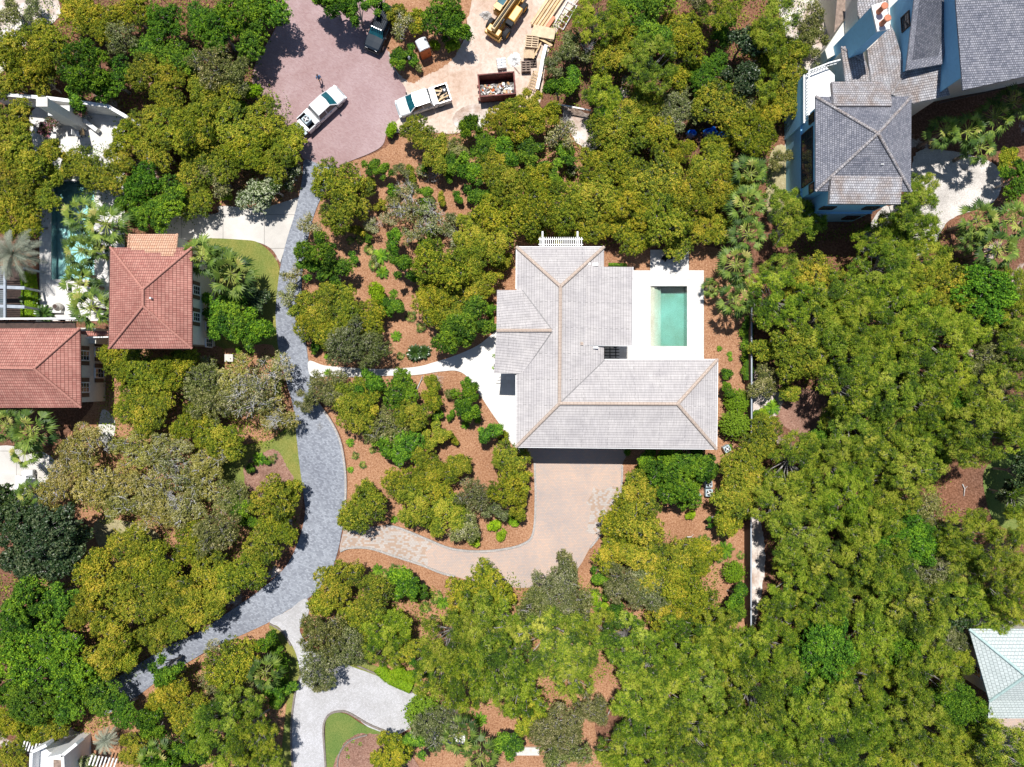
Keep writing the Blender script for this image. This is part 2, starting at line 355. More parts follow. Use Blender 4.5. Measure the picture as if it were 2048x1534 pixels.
M['leaf_pine'] = leaf_mat('pine foliage', [(0.0, (0.033, 0.07, 0.012)), (0.4, (0.125, 0.22, 0.016)), (0.8, (0.30, 0.39, 0.022)), (1.0, (0.49, 0.52, 0.07))])
M['leaf_dark'] = leaf_mat('magnolia leaves', [(0.0, (0.012, 0.035, 0.01)), (0.6, (0.035, 0.075, 0.02)), (1.0, (0.14, 0.18, 0.07))], 0.12, 0.4, 0.4)
M['leaf_lime'] = leaf_mat('lime leaves', [(0.0, (0.12, 0.24, 0.01)), (0.5, (0.28, 0.46, 0.015)), (1.0, (0.42, 0.52, 0.04))])
M['leaf_white'] = leaf_mat('white blossom and leaves', [(0.0, (0.03, 0.07, 0.012)), (0.55, (0.10, 0.17, 0.02)), (0.62, (0.45, 0.5, 0.3)), (1.0, (0.72, 0.74, 0.55))])
M['leaf_pink'] = leaf_mat('pink blossom and leaves', [(0.0, (0.05, 0.08, 0.02)), (0.45, (0.12, 0.16, 0.03)), (0.55, (0.5, 0.16, 0.22)), (1.0, (0.7, 0.35, 0.4))])
M['leaf_palm'] = leaf_mat('palm fronds', [(0.0, (0.035, 0.08, 0.015)), (0.5, (0.13, 0.21, 0.03)), (0.9, (0.33, 0.41, 0.07)), (1.0, (0.48, 0.44, 0.13))], 0.22, 0.5, 0.3)
M['leaf_pindo'] = leaf_mat('silver palm fronds', [(0.0, (0.13, 0.16, 0.12)), (0.6, (0.28, 0.31, 0.23)), (1.0, (0.45, 0.46, 0.36))], 0.25, 0.4)
M['leaf_sago'] = leaf_mat('sago fronds', [(0.0, (0.012, 0.04, 0.008)), (0.6, (0.04, 0.09, 0.015)), (1.0, (0.10, 0.15, 0.03))], 0.15, 0.3, 0.6)

M['roof_valley'] = plain('valley metal', (0.24, 0.23, 0.23), 0.6)
M['red_cap'] = plain('terracotta ridge tiles', (0.44, 0.20, 0.155), 0.8, var=.2, scale=6)

# ------------------------------------------------------------------ ground
sheet_n = [0]
NATURAL = {'white dune sand', 'pale stone gravel', 'leafy brown mulch', 'pine straw mulch'}
def sheet(name, pts, m, sub=5, smooth=True, hole=None, kind='structure', z=None, label=None, cat=None):
    """a flat ground area traced in plan; each sheet lies 4 mm above the one before"""
    sheet_n[0] += 1; z = 0.004 * sheet_n[0] if z is None else z
    P = [W(*p) for p in pts]; P = [(p.x, p.y) for p in P]
    nat = m.name.split('.')[0] in NATURAL
    if smooth: P = smooth_poly(P, 12 if nat else sub)
    if nat:
        rg = random.Random(len(name) + len(pts)); n = len(P)
        P = [(x + rg.uniform(-.08, .08), y + rg.uniform(-.08, .08)) for i, (x, y) in enumerate(P)]
    mb = MB()
    area = sum(P[i][0] * P[(i + 1) % len(P)][1] - P[(i + 1) % len(P)][0] * P[i][1] for i in range(len(P)))
    if area < 0: P = P[::-1]
    for R in HOLES:
        cxy = ((R[0] + R[1]) / 2, (R[2] + R[3]) / 2)
        if not pin(cxy, P): continue
        hp = [(R[0], R[2]), (R[0], R[3]), (R[1], R[3]), (R[1], R[2])]       # clockwise
        i = min(range(len(P)), key=lambda k: min((P[k][0] - h[0]) ** 2 + (P[k][1] - h[1]) ** 2 for h in hp))
        j = min(range(4), key=lambda k: (P[i][0] - hp[k][0]) ** 2 + (P[i][1] - hp[k][1]) ** 2)
        P = P[:i + 1] + hp[j:] + hp[:j + 1] + P[i:]
    mb.face([(x, y, z) for x, y in P])
    o = mb.build(name, m); tag(o, label, cat, None, kind); return o
def pin(p, poly):
    c = False; n = len(poly)
    for i in range(n):
        (x0, y0), (x1, y1) = poly[i], poly[(i + 1) % n]
        if (y0 > p[1]) != (y1 > p[1]) and p[0] < (x1 - x0) * (p[1] - y0) / (y1 - y0) + x0: c = not c
    return c
def cellsheet(name, xs, ys, skip, m, z, kind='structure'):
    mb = MB()
    for i in range(len(xs) - 1):
        for j in range(len(ys) - 1):
            cx = (xs[i] + xs[i + 1]) / 2; cy = (ys[j] + ys[j + 1]) / 2
            if any(a < cx < b and c < cy < d for a, b, c, d in skip): continue
            mb.face([(xs[i], ys[j], z), (xs[i + 1], ys[j], z), (xs[i + 1], ys[j + 1], z), (xs[i], ys[j + 1], z)])
    o = mb.build(name, m); tag(o, kind=kind); return o
def rect_px(x0, y0, x1, y1):
    a = W(x0, y1); b = W(x1, y0); return (a.x, b.x, a.y, b.y)
POOL1 = rect_px(1300, 572, 1374, 693); POOL2 = rect_px(103, 362, 190, 560)
HOLES = [POOL1, POOL2]
xs = sorted([-400, 400, POOL1[0], POOL1[1], POOL2[0], POOL2[1]]); ys = sorted([-400, 400, POOL1[2], POOL1[3], POOL2[2], POOL2[3]])
cellsheet('ground', xs, ys, [POOL1, POOL2], M['floor'], 0.0)

G = sheet
# mulch and sand areas
G('mulch_ground', [(600, 330), (700, 322), (760, 300), (830, 260), (1000, 240), (1150, 250), (1180, 480), (1300, 500), (1440, 500), (1500, 620), (1500, 1255), (1400, 1290), (1200, 1420), (1180, 1560), (850, 1560), (820, 1400), (760, 1340), (640, 1290), (600, 1230), (660, 1150), (690, 1060), (690, 900), (625, 760), (605, 600), (560, 500), (590, 400)], M['mulch'])
G('mulch_beds', [(440, 640), (556, 650), (560, 760), (600, 860), (605, 1010), (560, 1120), (420, 1230), (200, 1360), (90, 1330), (60, 1100), (180, 1060), (60, 960), (180, 820), (210, 700)], M['mulch'])
G('verge_ground', [(500, 180), (600, 300), (612, 330), (600, 400), (540, 418), (430, 420), (380, 300), (430, 200)], M['mulch'])
G('lane_verge', [(200, 1400), (330, 1350), (470, 1275), (560, 1240), (590, 1340), (585, 1560), (180, 1560)], M['mulch'])
G('sand_strip', [(1500, 700), (1512, 740), (1540, 772), (1568, 795), (1572, 815), (1555, 830), (1530, 842), (1514, 860), (1512, 1000), (1525, 1060), (1530, 1130), (1520, 1200), (1506, 1262), (1498, 1262), (1498, 800)], M['sand'])
G('back_lawn', [(1975, 930), (2070, 900), (2120, 1040), (2070, 1062), (2000, 1052), (1972, 1000)], M['lawn_green'])
G('peach_paving', [(1950, 1425), (2200, 1425), (2200, 1530), (2060, 1515), (2000, 1480)], M['tanpaver'])
G('brown_clearing', [(1545, 768), (1600, 775), (1650, 790), (1650, 835), (1610, 870), (1580, 860), (1556, 835), (1566, 800)], M['mulch_pink'])
G('gravel_court', [(1830, 310), (1880, 300), (1990, 330), (1990, 400), (1900, 440), (1860, 500), (1790, 520), (1720, 500), (1760, 420), (1810, 400)], M['gravel'])
G('sandy_gap', [(1125, 215), (1170, 225), (1215, 245), (1190, 300), (1150, 280)], M['sand'])
G('sandy_yard', [(1560, -30), (1720, -30), (1710, 60), (1660, 140), (1600, 240), (1570, 300), (1580, 120)], M['sand'])
G('sandy_slope', [(-40, -30), (90, -30), (120, 30), (60, 80), (10, 140), (-40, 150)], M['sand'])
G('grass_strip', [(1540, 310), (1575, 300), (1575, 420), (1535, 440)], M['drygrass'])
# left property
x0, x1, y0, y1 = rect_px(80, 225, 250, 642)
cellsheet('pool_patio', sorted([x0, x1, POOL2[0], POOL2[1]]), sorted([y0, y1, POOL2[2], POOL2[3]]), [POOL2], M['travertine'], 0.09)
G('patio', [(60, 235), (85, 210), (130, 205), (215, 225), (250, 290), (235, 350), (150, 362), (95, 355), (70, 300)], M['travertine'], z=0.097)
G('concrete_driveway', [(320, 430), (430, 428), (440, 412), (520, 416), (600, 394), (601, 396), (590, 440), (574, 490), (561, 525), (560, 524), (545, 500), (520, 486), (490, 482), (440, 482), (384, 478), (350, 500), (320, 500)], M['concrete'])
G('front_lawn', [(384, 484), (490, 480), (524, 490), (550, 516), (560, 545), (553, 600), (553, 650), (562, 740), (560, 800), (540, 760), (545, 690), (430, 690), (420, 560)], M['lawn'])
G('corner_lawn', [(592, 845), (600, 930), (606, 985), (590, 970), (560, 985), (500, 990), (440, 960), (450, 900), (540, 880)], M['lawn'])
G('fern_bed', [(490, 930), (530, 903), (556, 902), (572, 930), (590, 966), (560, 990), (500, 985)], M['mulch_pink'])
G('mown_patch', [(195, 1040), (280, 1048), (320, 1080), (220, 1100), (195, 1085)], M['drygrass'])
G('sandy_drive', [(-30, 900), (90, 905), (120, 960), (80, 1010), (-30, 1020)], M['concrete'])
G('side_yard', [(205, 820), (230, 840), (225, 880), (198, 880)], M['stone'])
# construction yard and roads
G('site_dirt', [(800, 150), (850, 140), (905, 112), (935, 60), (940, -30), (1160, -30), (1125, 40), (1098, 100), (1088, 150), (1085, 185), (1070, 215), (1010, 215), (960, 255), (900, 268), (850, 262), (780, 262), (770, 200), (790, 160)], M['dirt'])
G('road_circle', [(560, -40), (566, 20), (545, 70), (515, 120), (505, 160), (512, 200), (545, 240), (590, 290), (611, 321), (640, 332), (669, 338), (700, 323), (742, 306), (766, 290), (776, 262), (800, 235), (812, 205), (812, 180), (800, 160), (782, 128), (778, 105), (775, 40), (740, -40)], M['redpaver'])
G('island_bed', [(800, -30), (765, 20), (760, 70), (779, 108), (786, 130), (802, 152), (826, 166), (850, 152), (885, 136), (912, 110), (930, 60), (935, -30)], M['mulch'])
G('road', [(610, 320), (640, 329), (670, 335), (650, 380), (632, 420), (618, 470), (606, 540), (604, 600), (608, 650), (614, 700), (620, 745), (632, 800), (662, 842), (680, 880), (689, 925), (692, 970), (690, 1020), (684, 1062), (675, 1105), (658, 1152), (625, 1190), (575, 1220), (540, 1243), (500, 1262), (460, 1280), (420, 1298), (380, 1322), (330, 1350), (270, 1395), (200, 1430), (180, 1380), (250, 1345), (330, 1295), (400, 1262), (460, 1222), (520, 1180), (570, 1135), (596, 1085), (610, 1030), (607, 985), (599, 925), (592, 860), (586, 810), (572, 760), (558, 700), (552, 640), (554, 590), (562, 530), (574, 480), (588, 435), (598, 395), (606, 350)], M['greypaver'])
G('driveway', [(1068, 890), (1069, 930), (1071, 1000), (1066, 1066), (1045, 1088), (1000, 1099), (950, 1102), (900, 1096), (850, 1076), (800, 1056), (772, 1050), (720, 1056), (690, 1052), (687, 1062), (680, 1101), (700, 1095), (740, 1096), (790, 1112), (840, 1128), (880, 1144), (910, 1152), (960, 1165), (1050, 1175), (1130, 1160), (1160, 1130), (1180, 1095), (1205, 1062), (1230, 1015), (1242, 975), (1244, 930), (1244, 890)], M['tanpaver'])
G('driveway_apron', [(690, 1053), (720, 1057), (772, 1051), (800, 1057), (850, 1077), (862, 1081), (862, 1095), (850, 1105), (856, 1118), (848, 1131), (790, 1111), (740, 1095), (700, 1094), (681, 1100), (686, 1075)], M['greytanpaver'])
G('driveway_patch', [(1186, 974), (1200, 980), (1228, 972), (1240, 975), (1228, 1015), (1205, 1058), (1190, 1070), (1172, 1062), (1178, 1040), (1182, 1015), (1172, 1005), (1182, 990)], M['greytanpaver'], smooth=False)
G('garden_path', [(618, 722), (650, 731), (700, 735), (760, 738), (830, 734), (870, 724), (905, 713), (935, 701), (960, 688), (980, 672), (1000, 660), (1048, 660), (1048, 890), (1032, 896), (1022, 886), (1006, 858), (985, 828), (960, 790), (938, 757), (915, 742), (880, 743), (830, 750), (750, 752), (700, 754), (660, 752), (624, 754)], M['whitepath'])
x0, x1, y0, y1 = rect_px(1180, 541, 1407, 719)
cellsheet('pool_deck', sorted([x0, x1, POOL1[0], POOL1[1]]), sorted([y0, y1, POOL1[2], POOL1[3]]), [POOL1], M['travertine'], 0.15)
a = rect_px(1300, 500, 1377, 541)
cellsheet('terrace', [a[0], a[1]], [a[2], a[3]], [], M['travertine'], 0.146)
# lower cobbled drive
G('lower_drive', [(540, 1244), (575, 1222), (612, 1196), (618, 1225), (600, 1262), (640, 1310), (690, 1325), (740, 1345), (800, 1370), (850, 1400), (850, 1430), (790, 1470), (740, 1455), (700, 1425), (660, 1425), (648, 1450), (650, 1500), (655, 1570), (588, 1570), (584, 1500), (584, 1440), (592, 1380), (602, 1350), (592, 1310), (580, 1285)], M['cobble'])
G('drive_lawn', [(655, 1433), (690, 1426), (730, 1450), (790, 1472), (840, 1480), (760, 1560), (662, 1570), (652, 1500)], M['lawn_green'])
G('drive_bed', [(680, 1500), (705, 1472), (740, 1466), (800, 1480), (840, 1570), (675, 1570)], M['mulch_pink'])
G('verge_grass', [(540, 1250), (560, 1255), (590, 1300), (600, 1350), (590, 1390), (583, 1450), (583, 1570), (560, 1570), (570, 1440), (580, 1350), (572, 1300), (545, 1265)], M['lawn'])
G('verge_lawn', [(705, 1318), (745, 1328), (790, 1350), (850, 1385), (850, 1398), (800, 1370), (740, 1345), (700, 1330)], M['lawn'])
G('stone_patch', [(870, 1430), (905, 1440), (905, 1482), (868, 1482)], M['whitepath'])
G('spill_sand', [(905, 235), (940, 210), (985, 218), (975, 248), (925, 262)], M['sand'])

def ribbon(name, pts, w, m, z0, h, closed=False):
    P = smooth_poly([(W(*p).x, W(*p).y) for p in pts], 5, False); mb = MB(); L = []; R = []
    for i, p in enumerate(P):
        a = np.array(P[max(i - 1, 0)]); b = np.array(P[min(i + 1, len(P) - 1)]); d = b - a; d = d / (np.linalg.norm(d) + 1e-9)
        n = np.array([-d[1], d[0]]) * w / 2; L.append(np.array(p) + n); R.append(np.array(p) - n)
    for i in range(len(P) - 1):
        a, b, c, d = R[i], R[i + 1], L[i + 1], L[i]
        mb.face([(*a, z0 + h), (*b, z0 + h), (*c, z0 + h), (*d, z0 + h)])
        mb.face([(*a, z0), (*b, z0), (*b, z0 + h), (*a, z0 + h)]); mb.face([(*c, z0), (*d, z0), (*d, z0 + h), (*c, z0 + h)])
    o = mb.build(name, m); tag(o, kind='structure'); return o
ribbon('driveway_kerb', [(1069, 925), (1071, 1000), (1066, 1066), (1045, 1088), (1000, 1099), (950, 1102), (900, 1096), (850, 1076), (800, 1056), (772, 1050)], 0.22, M['kerb'], 0.0, 0.22)
ribbon('driveway_kerb', [(681, 1102), (700, 1095), (740, 1096), (790, 1112), (840, 1128), (880, 1144), (910, 1152)], 0.22, M['kerb'], 0.0, 0.22)
ribbon('driveway_kerb', [(1180, 1095), (1205, 1062), (1230, 1015), (1242, 975), (1244, 930)], 0.2, M['kerb'], 0.0, 0.22)
ribbon('road_kerb', [(632, 800), (662, 842), (680, 880), (689, 925), (692, 970), (690, 1020), (686, 1055)], 0.22, M['kerb'], 0.0, 0.21)
ribbon('road_kerb', [(778, 105), (784, 130), (794, 146), (803, 157)], 0.13, M['kerb'], 0.0, 0.20)
ribbon('drive_kerb', [(590, 1570), (584, 1500), (584, 1440), (592, 1380), (602, 1350)], 0.18, M['darkkerb'], 0.0, 0.25)
ribbon('drive_kerb', [(655, 1570), (650, 1500), (648, 1450), (660, 1427), (682, 1421), (700, 1425), (740, 1448), (775, 1462)], 0.2, M['darkkerb'], 0.0, 0.25)
ribbon('drive_kerb', [(715, 1330), (750, 1345), (790, 1365), (825, 1384)], 0.16, M['darkkerb'], 0.0, 0.25)
ribbon('drive_kerb', [(540, 1246), (565, 1262), (583, 1290)], 0.16, M['darkkerb'], 0.0, 0.25)
ribbon('bed_kerb', [(676, 1560), (678, 1510), (700, 1480), (735, 1468)], 0.14, M['darkkerb'], 0.0, 0.27)

# pools
def pool(name, R, depth, wz, floor_m, water_m, label, steps=True):
    x0, x1, y0, y1 = R
    root = empty(name, ((x0 + x1) / 2, (y0 + y1) / 2, 0), 0, label, 'swimming pool')
    mb = MB(); t = 0.0
    top = wz + 0.12
    mb.face([(x0, y0, -depth), (x1, y0, -depth), (x1, y1, -depth), (x0, y1, -depth)])
    mb.face([(x0, y0, -depth), (x0, y0, top), (x1, y0, top), (x1, y0, -depth)][::-1]); mb.face([(x0, y1, -depth), (x1, y1, -depth), (x1, y1, top), (x0, y1, top)][::-1])
    mb.face([(x0, y0, -depth), (x0, y1, -depth), (x0, y1, top), (x0, y0, top)][::-1]); mb.face([(x1, y0, -depth), (x1, y0, top), (x1, y1, top), (x1, y1, -depth)][::-1])
    mb.build('basin', floor_m, root)
    if steps:
        for k in range(3):
            m2 = MB(); m2.prism([(x0 + 0.01, y0 + 0.01), (x0 + 0.5 + 0.4 * k, y0 + 0.01), (x0 + 0.5 + 0.4 * k, y1 - 0.01), (x0 + 0.01, y1 - 0.01)], -depth + 0.001, -0.12 - 0.34 * k)
            m2.build('step', floor_m, root)
    w = MB(); e = 0.004
    w.prism([(x0 + e, y0 + e), (x1 - e, y0 + e), (x1 - e, y1 - e), (x0 + e, y1 - e)], -depth + e, wz); w.build('water', water_m, root)
    c = MB()
    for a, b in (((x0 - .15, y0 - .15, x1 + .15, y0 + .03), 0), ((x0 - .15, y1 - .03, x1 + .15, y1 + .15), 0), ((x0 - .15, y0 + .03, x0 + .03, y1 - .03), 0), ((x1 - .03, y0 + .03, x1 + .15, y1 - .03), 0)):
        c.prism([(a[0], a[1]), (a[2], a[1]), (a[2], a[3]), (a[0], a[3])], top - 0.03, top + 0.04)
    c.build('coping', M['travertine'], root)
    return root
pool('swimming_pool', POOL1, 1.5, 0.0, M['plaster'], M['water'], 'rectangular green swimming pool with sunken ledge on the white travertine terrace')
pool('swimming_pool', POOL2, 1.05, -0.05, M['plaster2'], M['water2'], 'turquoise swimming pool half hidden under palms beside the terracotta roof', steps=False)

# ------------------------------------------------------------------ buildings
def roof(parent, name, verts, faces, m, thick=0.16, rz=False):
    """verts: (px, py, z) traced at their real height; faces: index loops. Closed slab."""
    V = [W(*v) if len(v) == 3 else Vector(v[1:]) for v in verts]
    mb = MB(); n = len(V)
    mb.v = [tuple(p) for p in V] + [(p.x, p.y, p.z - thick) for p in V]
    edges = {}
    for f in faces:
        nrm = sum(((V[f[i]].cross(V[f[(i + 1) % len(f)]])) for i in range(len(f))), Vector())
        if nrm.z < 0: f = f[::-1]
        f = tuple(f)
        mb.f.append(f); mb.f.append(tuple(i + n for i in f[::-1]))
        for i in range(len(f)):
            e = (f[i], f[(i + 1) % len(f)])
            if (e[1], e[0]) in edges: del edges[(e[1], e[0])]
            else: edges[e] = 1
    for a, b in edges: mb.f.append((a, a + n, b + n, b))
    return mb.build(name, m, parent)
def caps(parent, lines, r, m, lift=0.02):
    for a, b in lines:
        A = W(*a); B = W(*b); mb = MB()
        mb.tube([A + Vector((0, 0, lift)), B + Vector((0, 0, lift))], r, 8); mb.build('ridge_cap', m, parent)
def walls(parent, pts, z0, z1, m, name='wall'):
    """pts: world xy polygon"""
    return MB().prism(pts, z0, z1).build(name, m, parent)
def wall_window(parent, p, nrm, w, h, frame_m=None, glass_m=None, shutters=False, bars=(2, 3)):
    """window on a wall; p centre on the wall face, nrm outward unit xy"""
    frame_m = frame_m or M['white']; glass_m = glass_m or M['winglass']
    n = Vector((nrm[0], nrm[1], 0)); t = Vector((-n.y, n.x, 0)); p = Vector(p); rz = math.atan2(t.y, t.x)
    f = MB(); f.box(p + n * 0.03, (w, 0.08, h), rz); fo = f.build('window', glass_m, parent)
    g = MB()
    for s in (-1, 1):
        g.box(p + n * 0.05 + t * s * (w / 2 + 0.03), (0.09, 0.13, h + 0.16), rz)
        g.box(p + n * 0.052 + Vector((0, 0, s * (h / 2 + 0.04))), (w + 0.02, 0.13, 0.09), rz)
    for k in range(1, bars[0]): g.box(p + n * 0.055 + t * (k / bars[0] - 0.5) * w, (0.035, 0.06, h), rz)
    for k in range(1, bars[1]): g.box(p + n * 0.053 + Vector((0, 0, (k / bars[1] - 0.5) * h)), (w, 0.055, 0.035), rz)
    g.build('window_frame', frame_m, parent)
    if shutters:
        for s in (-1, 1):
            q = MB(); q.box(p + n * 0.05 + t * s * (w * 0.75 + 0.1), (w * 0.45, 0.08, h + 0.1), rz); q.build('shutter', M['shutter'], parent)
def inset_rect(x0, x1, y0, y1, z, d):
    """px rect traced at z -> world polygon inset by d metres"""
    a = W(x0, y1, z); b = W(x1, y0, z)
    return [(a.x + d, a.y + d), (b.x - d, a.y + d), (b.x - d, b.y - d), (a.x + d, b.y - d)]

# --- main house
E = 6.3; R_ = 8.35; c = W(1200, 720)
H = empty('grey_roofed_house', (W(1200, 760).x, W(1200, 760).y, 0), 0, 'large house with a cross shaped pale grey roof and tan ridge caps beside the pool', 'house')
roof(H, 'roof', [(1033, 494, E), (1208, 494, E), (1121, 575, R_), (1119, 807, R_), (1032, 894, E), (1208, 719, E), (1355, 808, R_), (1435, 719, E), (1433, 898, E)],
     [(0, 1, 2), (0, 2, 3, 4), (1, 5, 3, 2), (5, 7, 6, 3), (7, 8, 6), (3, 6, 8, 4)], M['roof_grey'])
roof(H, 'entry_roof', [(994, 580, E), (993, 661, 8.0), (988, 747, E), (1047, 747, E + 0.28), (1106, 661, 8.02), (1044, 580, E + 0.25)],
     [(0, 5, 4, 1), (1, 4, 3, 2)], M['roof_grey'], 0.18)
roof(H, 'shed_roof', [(1172, 533, 7.15), (1266, 534, 6.25), (1263, 691, 6.25), (1170, 690, 7.2)], [(0, 1, 2, 3)], M['roof_grey'], 0.2)
caps(H, [((1121, 573, R_), (1119, 807, R_)), ((1119, 807, R_), (1355, 808, R_)), ((1033, 494, E), (1121, 573, R_)), ((1208, 494, E), (1121, 573, R_)), ((1119, 807, R_), (1032, 894, E)),
         ((1355, 808, R_), (1435, 719, E)), ((1355, 808, R_), (1433, 898, E)), ((993, 661, 8.0), (1103, 661, 8.03))], 0.17, M['roof_cap'])
v = MB()
for a, b in (((1209, 720, E), (1122, 804, R_ - .05)), ((1045, 580, E + .25), (1104, 659, 8.0)), ((1047, 746, E + .28), (1104, 663, 8.0))):
    v.beam(W(*a) + Vector((0, 0, .03)), W(*b) + Vector((0, 0, .03)), 0.10, 0.03)
v.build('valley_flashing', M['roof_valley'], H)
for a, b in (((1033, 494), (1208, 494)), ((1209, 719), (1435, 719)), ((1435, 719), (1433, 898)), ((1433, 898), (1032, 894)), ((1032, 894), (1032, 750)), ((1032, 578), (1033, 494))):
    g = MB(); g.beam(W(*a, E - 0.1), W(*b, E - 0.1), 0.10, 0.14); g.build('gutter', M['white'], H)
sh = MB()
for a, b in (((1264, 691), (1266, 534)), ((1172, 691), (1263, 692)),):
    z0 = 6.15
    sh.beam(W(a[0], a[1], z0 if a[0] > 1200 else 7.0), W(b[0], b[1], z0), 0.06, 0.14)
sh.build('fascia', M['white'], H)
def hw(x0, x1, y0, y1, d=0.6, z1=E + .1, z0=0): return walls(H, inset_rect(x0, x1, y0, y1, E, d), z0, z1, M['stucco'])
hw(1033, 1208, 494, 894); hw(1190, 1434, 719, 897, 0.62, E + .08)
hw(996, 1050, 584, 740, 0.5, E + .06); hw(1190, 1264, 535, 690, 0.45, 6.1)
for x in (1090, 1150, 1210):
    q = W(x, 897, E); wall_window(H, (q.x, q.y + 0.62, 1.25), (0, -1), 2.6, 2.3, M['white'], M['white'], bars=(1, 4))
for x in (1070, 1180, 1300, 1390):
    q = W(x, 897, E); wall_window(H, (q.x, q.y + 0.62, 4.6), (0, -1), 1.0, 1.4)
for x in (1240, 1320, 1390):
    q = W(x, 719, E); wall_window(H, (q.x, q.y - 0.62, 1.4), (0, 1), 1.6, 2.3); wall_window(H, (q.x, q.y - 0.62, 4.6), (0, 1), 1.0, 1.4)
for y in (570, 620, 665):
    q = W(1264, y, E); wall_window(H, (q.x - .45, q.y, 1.4), (1, 0), 1.5, 2.2); wall_window(H, (q.x - .45, q.y, 4.5), (1, 0), 1.0, 1.4)
for y in (790, 850, 530):
    q = W(1032, y, E); wall_window(H, (q.x + .6, q.y, 4.5), (-1, 0), 1.0, 1.4); wall_window(H, (q.x + .6, q.y, 1.4), (-1, 0), 1.0, 1.5)
q = W(996, 661, E); dm = MB(); dm.box((q.x + .47, q.y, 1.3), (0.1, 1.5, 2.3)); dm.build('door', M['darkwood'], H)
st = MB()   # entry steps
for k, (x0_, x1_) in enumerate(((992, 1030), (995, 1030), (998, 1030))):
    r = rect_px(x0_, 655 if k else 650, 1030, 766 - 6 * k); st.prism([(r[0], r[2]), (r[1], r[2]), (r[1], r[3]), (r[0], r[3])], 0.0, 0.16 * (k + 1) + 0.15)
st.build('entry_step', M['travertine'], H)
lam = MB(); q = W(986, 716, 2.2); lam.box((q.x, q.y, 2.2), (0.18, 0.22, 0.35)); lam.beam((q.x, q.y, 2.2), (q.x + .9, q.y, 2.3), 0.04, 0.04); lam.build('wall_lamp', M['stone'], H)
vt = MB(); q = W(1191, 528, 7.1); vt.box((q.x, q.y, 6.75), (0.55, 0.28, 0.3)); q = W(1176, 527, 7.1); vt.box((q.x, q.y, 6.95), (0.45, 0.22, 0.2))
q = W(1191, 695, 6.9); vt.box((q.x, q.y, 6.9), (0.5, 0.2, 0.25)); q = W(1140, 758, 7.9); vt.tube([q, q + Vector((0, 0, .25))], 0.05, 8)
vt.build('roof_vent', M['steel'], H)
lt = MB(); q = W(1164, 687, 7.55); 
lt.box((q.x, q.y, 7.46), (0.3, 0.3, 0.05), ry=0.43); lt.build('roof_patch', M['roof_cap'], H)

# white slatted pergola on the north side
p0 = W(1080, 494, 5.6); p1 = W(1163, 474, 5.6)
P = empty('white_pergola', ((p0.x + p1.x) / 2, (p0.y + p1.y) / 2, 0), 0, 'white slatted pergola standing against the north eave of the grey roofed house', 'pergola')
s = MB(); n = 21
for k in range(n):
    x = p0.x + (p1.x - p0.x) * k / (n - 1); s.box((x, (p0.y + p1.y) / 2 - .1, 5.62), (0.07, 1.15, 0.14))
s.build('slat', M['white'], P)
b = MB()
for yy in (0.3, 0.8): b.box(((p0.x + p1.x) / 2, p0.y + 1.05 * yy - .05, 5.48), (p1.x - p0.x + .3, 0.09, 0.16))
b.build('beam', M['white'], P)
for x in (1085, 1155):
    q = W(x, 480, 5.6); pp = MB(); pp.box((q.x, q.y, 2.75), (0.2, 0.2, 5.5)); pp.box((q.x, q.y + .1, 5.6), (0.16, 1.5, 0.16)); pp.build('post', M['white'], P)
# small black trellis in the roof notch
q = W(1222, 705, 3.0); T_ = empty('black_pergola', (q.x, q.y, 0), 0, 'small black barred pergola in the notch between shed roof and pool deck', 'pergola')
b = MB()
for k in range(5): b.box((q.x, q.y - .62 + .31 * k, 3.05), (1.7, 0.08, 0.1))
for k in range(3): b.box((q.x - .7 + .6 * k, q.y, 2.94), (0.09, 1.5, 0.1))
b.build('bar', M['blackplastic'], T_)
b = MB()
for sx in (-.75, .75): b.box((q.x + sx, q.y - .65, 1.5), (0.1, 0.1, 2.9)); b.box((q.x + sx, q.y + .65, 1.5), (0.1, 0.1, 2.9))
b.build('post', M['blackplastic'], T_)

# --- square terracotta house
E = 7.1; RR = 9.3
A = empty('terracotta_pavilion', (W(302, 596).x, W(302, 596).y, 0), 0, 'two storey house with a square terracotta hipped roof and small white vent', 'house')
roof(A, 'roof', [(221, 495, E), (384, 495, E), (384, 697, E), (218, 697, E), (286, 578, RR), (286, 612, RR)],
     [(0, 1, 4), (1, 2, 5, 4), (2, 3, 5), (3, 0, 4, 5)], M['roof_red'])
roof(A, 'porch_roof', [(259, 468, 5.6), (355, 468, 5.6), (352, 500, 6.95), (256, 500, 6.95)], [(0, 1, 2, 3)], M['roof_peach'])
pr = MB(); 
caps(A, [((286, 578, RR), (286, 612, RR)), ((221, 495, E), (286, 578, RR)), ((384, 495, E), (286, 578, RR)), ((384, 697, E), (286, 612, RR)), ((218, 697, E), (286, 612, RR))], 0.13, M['red_cap'], 0.03)
caps(A, [((259, 468, 5.6), (256, 500, 6.95)), ((355, 468, 5.6), (352, 500, 6.95))], 0.1, M['roof_peach'], 0.02)
rect = inset_rect(219, 384, 495, 697, E, 0.55); walls(A, rect, 0, E + .2, M['cream'])
a = W(264, 500, 5.6); b_ = W(350, 472, 5.6); walls(A, [(a.x, a.y), (b_.x, a.y), (b_.x, b_.y), (a.x, b_.y)], 0, 5.5, M['cream'])
xr = rect[1][0]
for y, z in ((520, 4.9), (575, 4.9), (585, 1.8), (630, 4.9), (645, 1.8), (680, 1.8)):
    q = W(384, y, E); wall_window(A, (xr, q.y, z), (1, 0), 0.8, 1.5, shutters=z > 3)
g = MB()
for a, b in (((384, 495), (384, 697)), ((384, 697), (218, 697)), ((218, 697), (221, 495))): g.beam(W(*a, E - .12), W(*b, E - .12), 0.1, 0.14)
g.build('gutter', M['darkwood'], A)
q = W(301, 596, 9.2); v = MB(); v.tube([q - Vector((0, 0, .4)), q + Vector((0, 0, .1))], 0.09, 10); v.build('vent', M['white'], A)
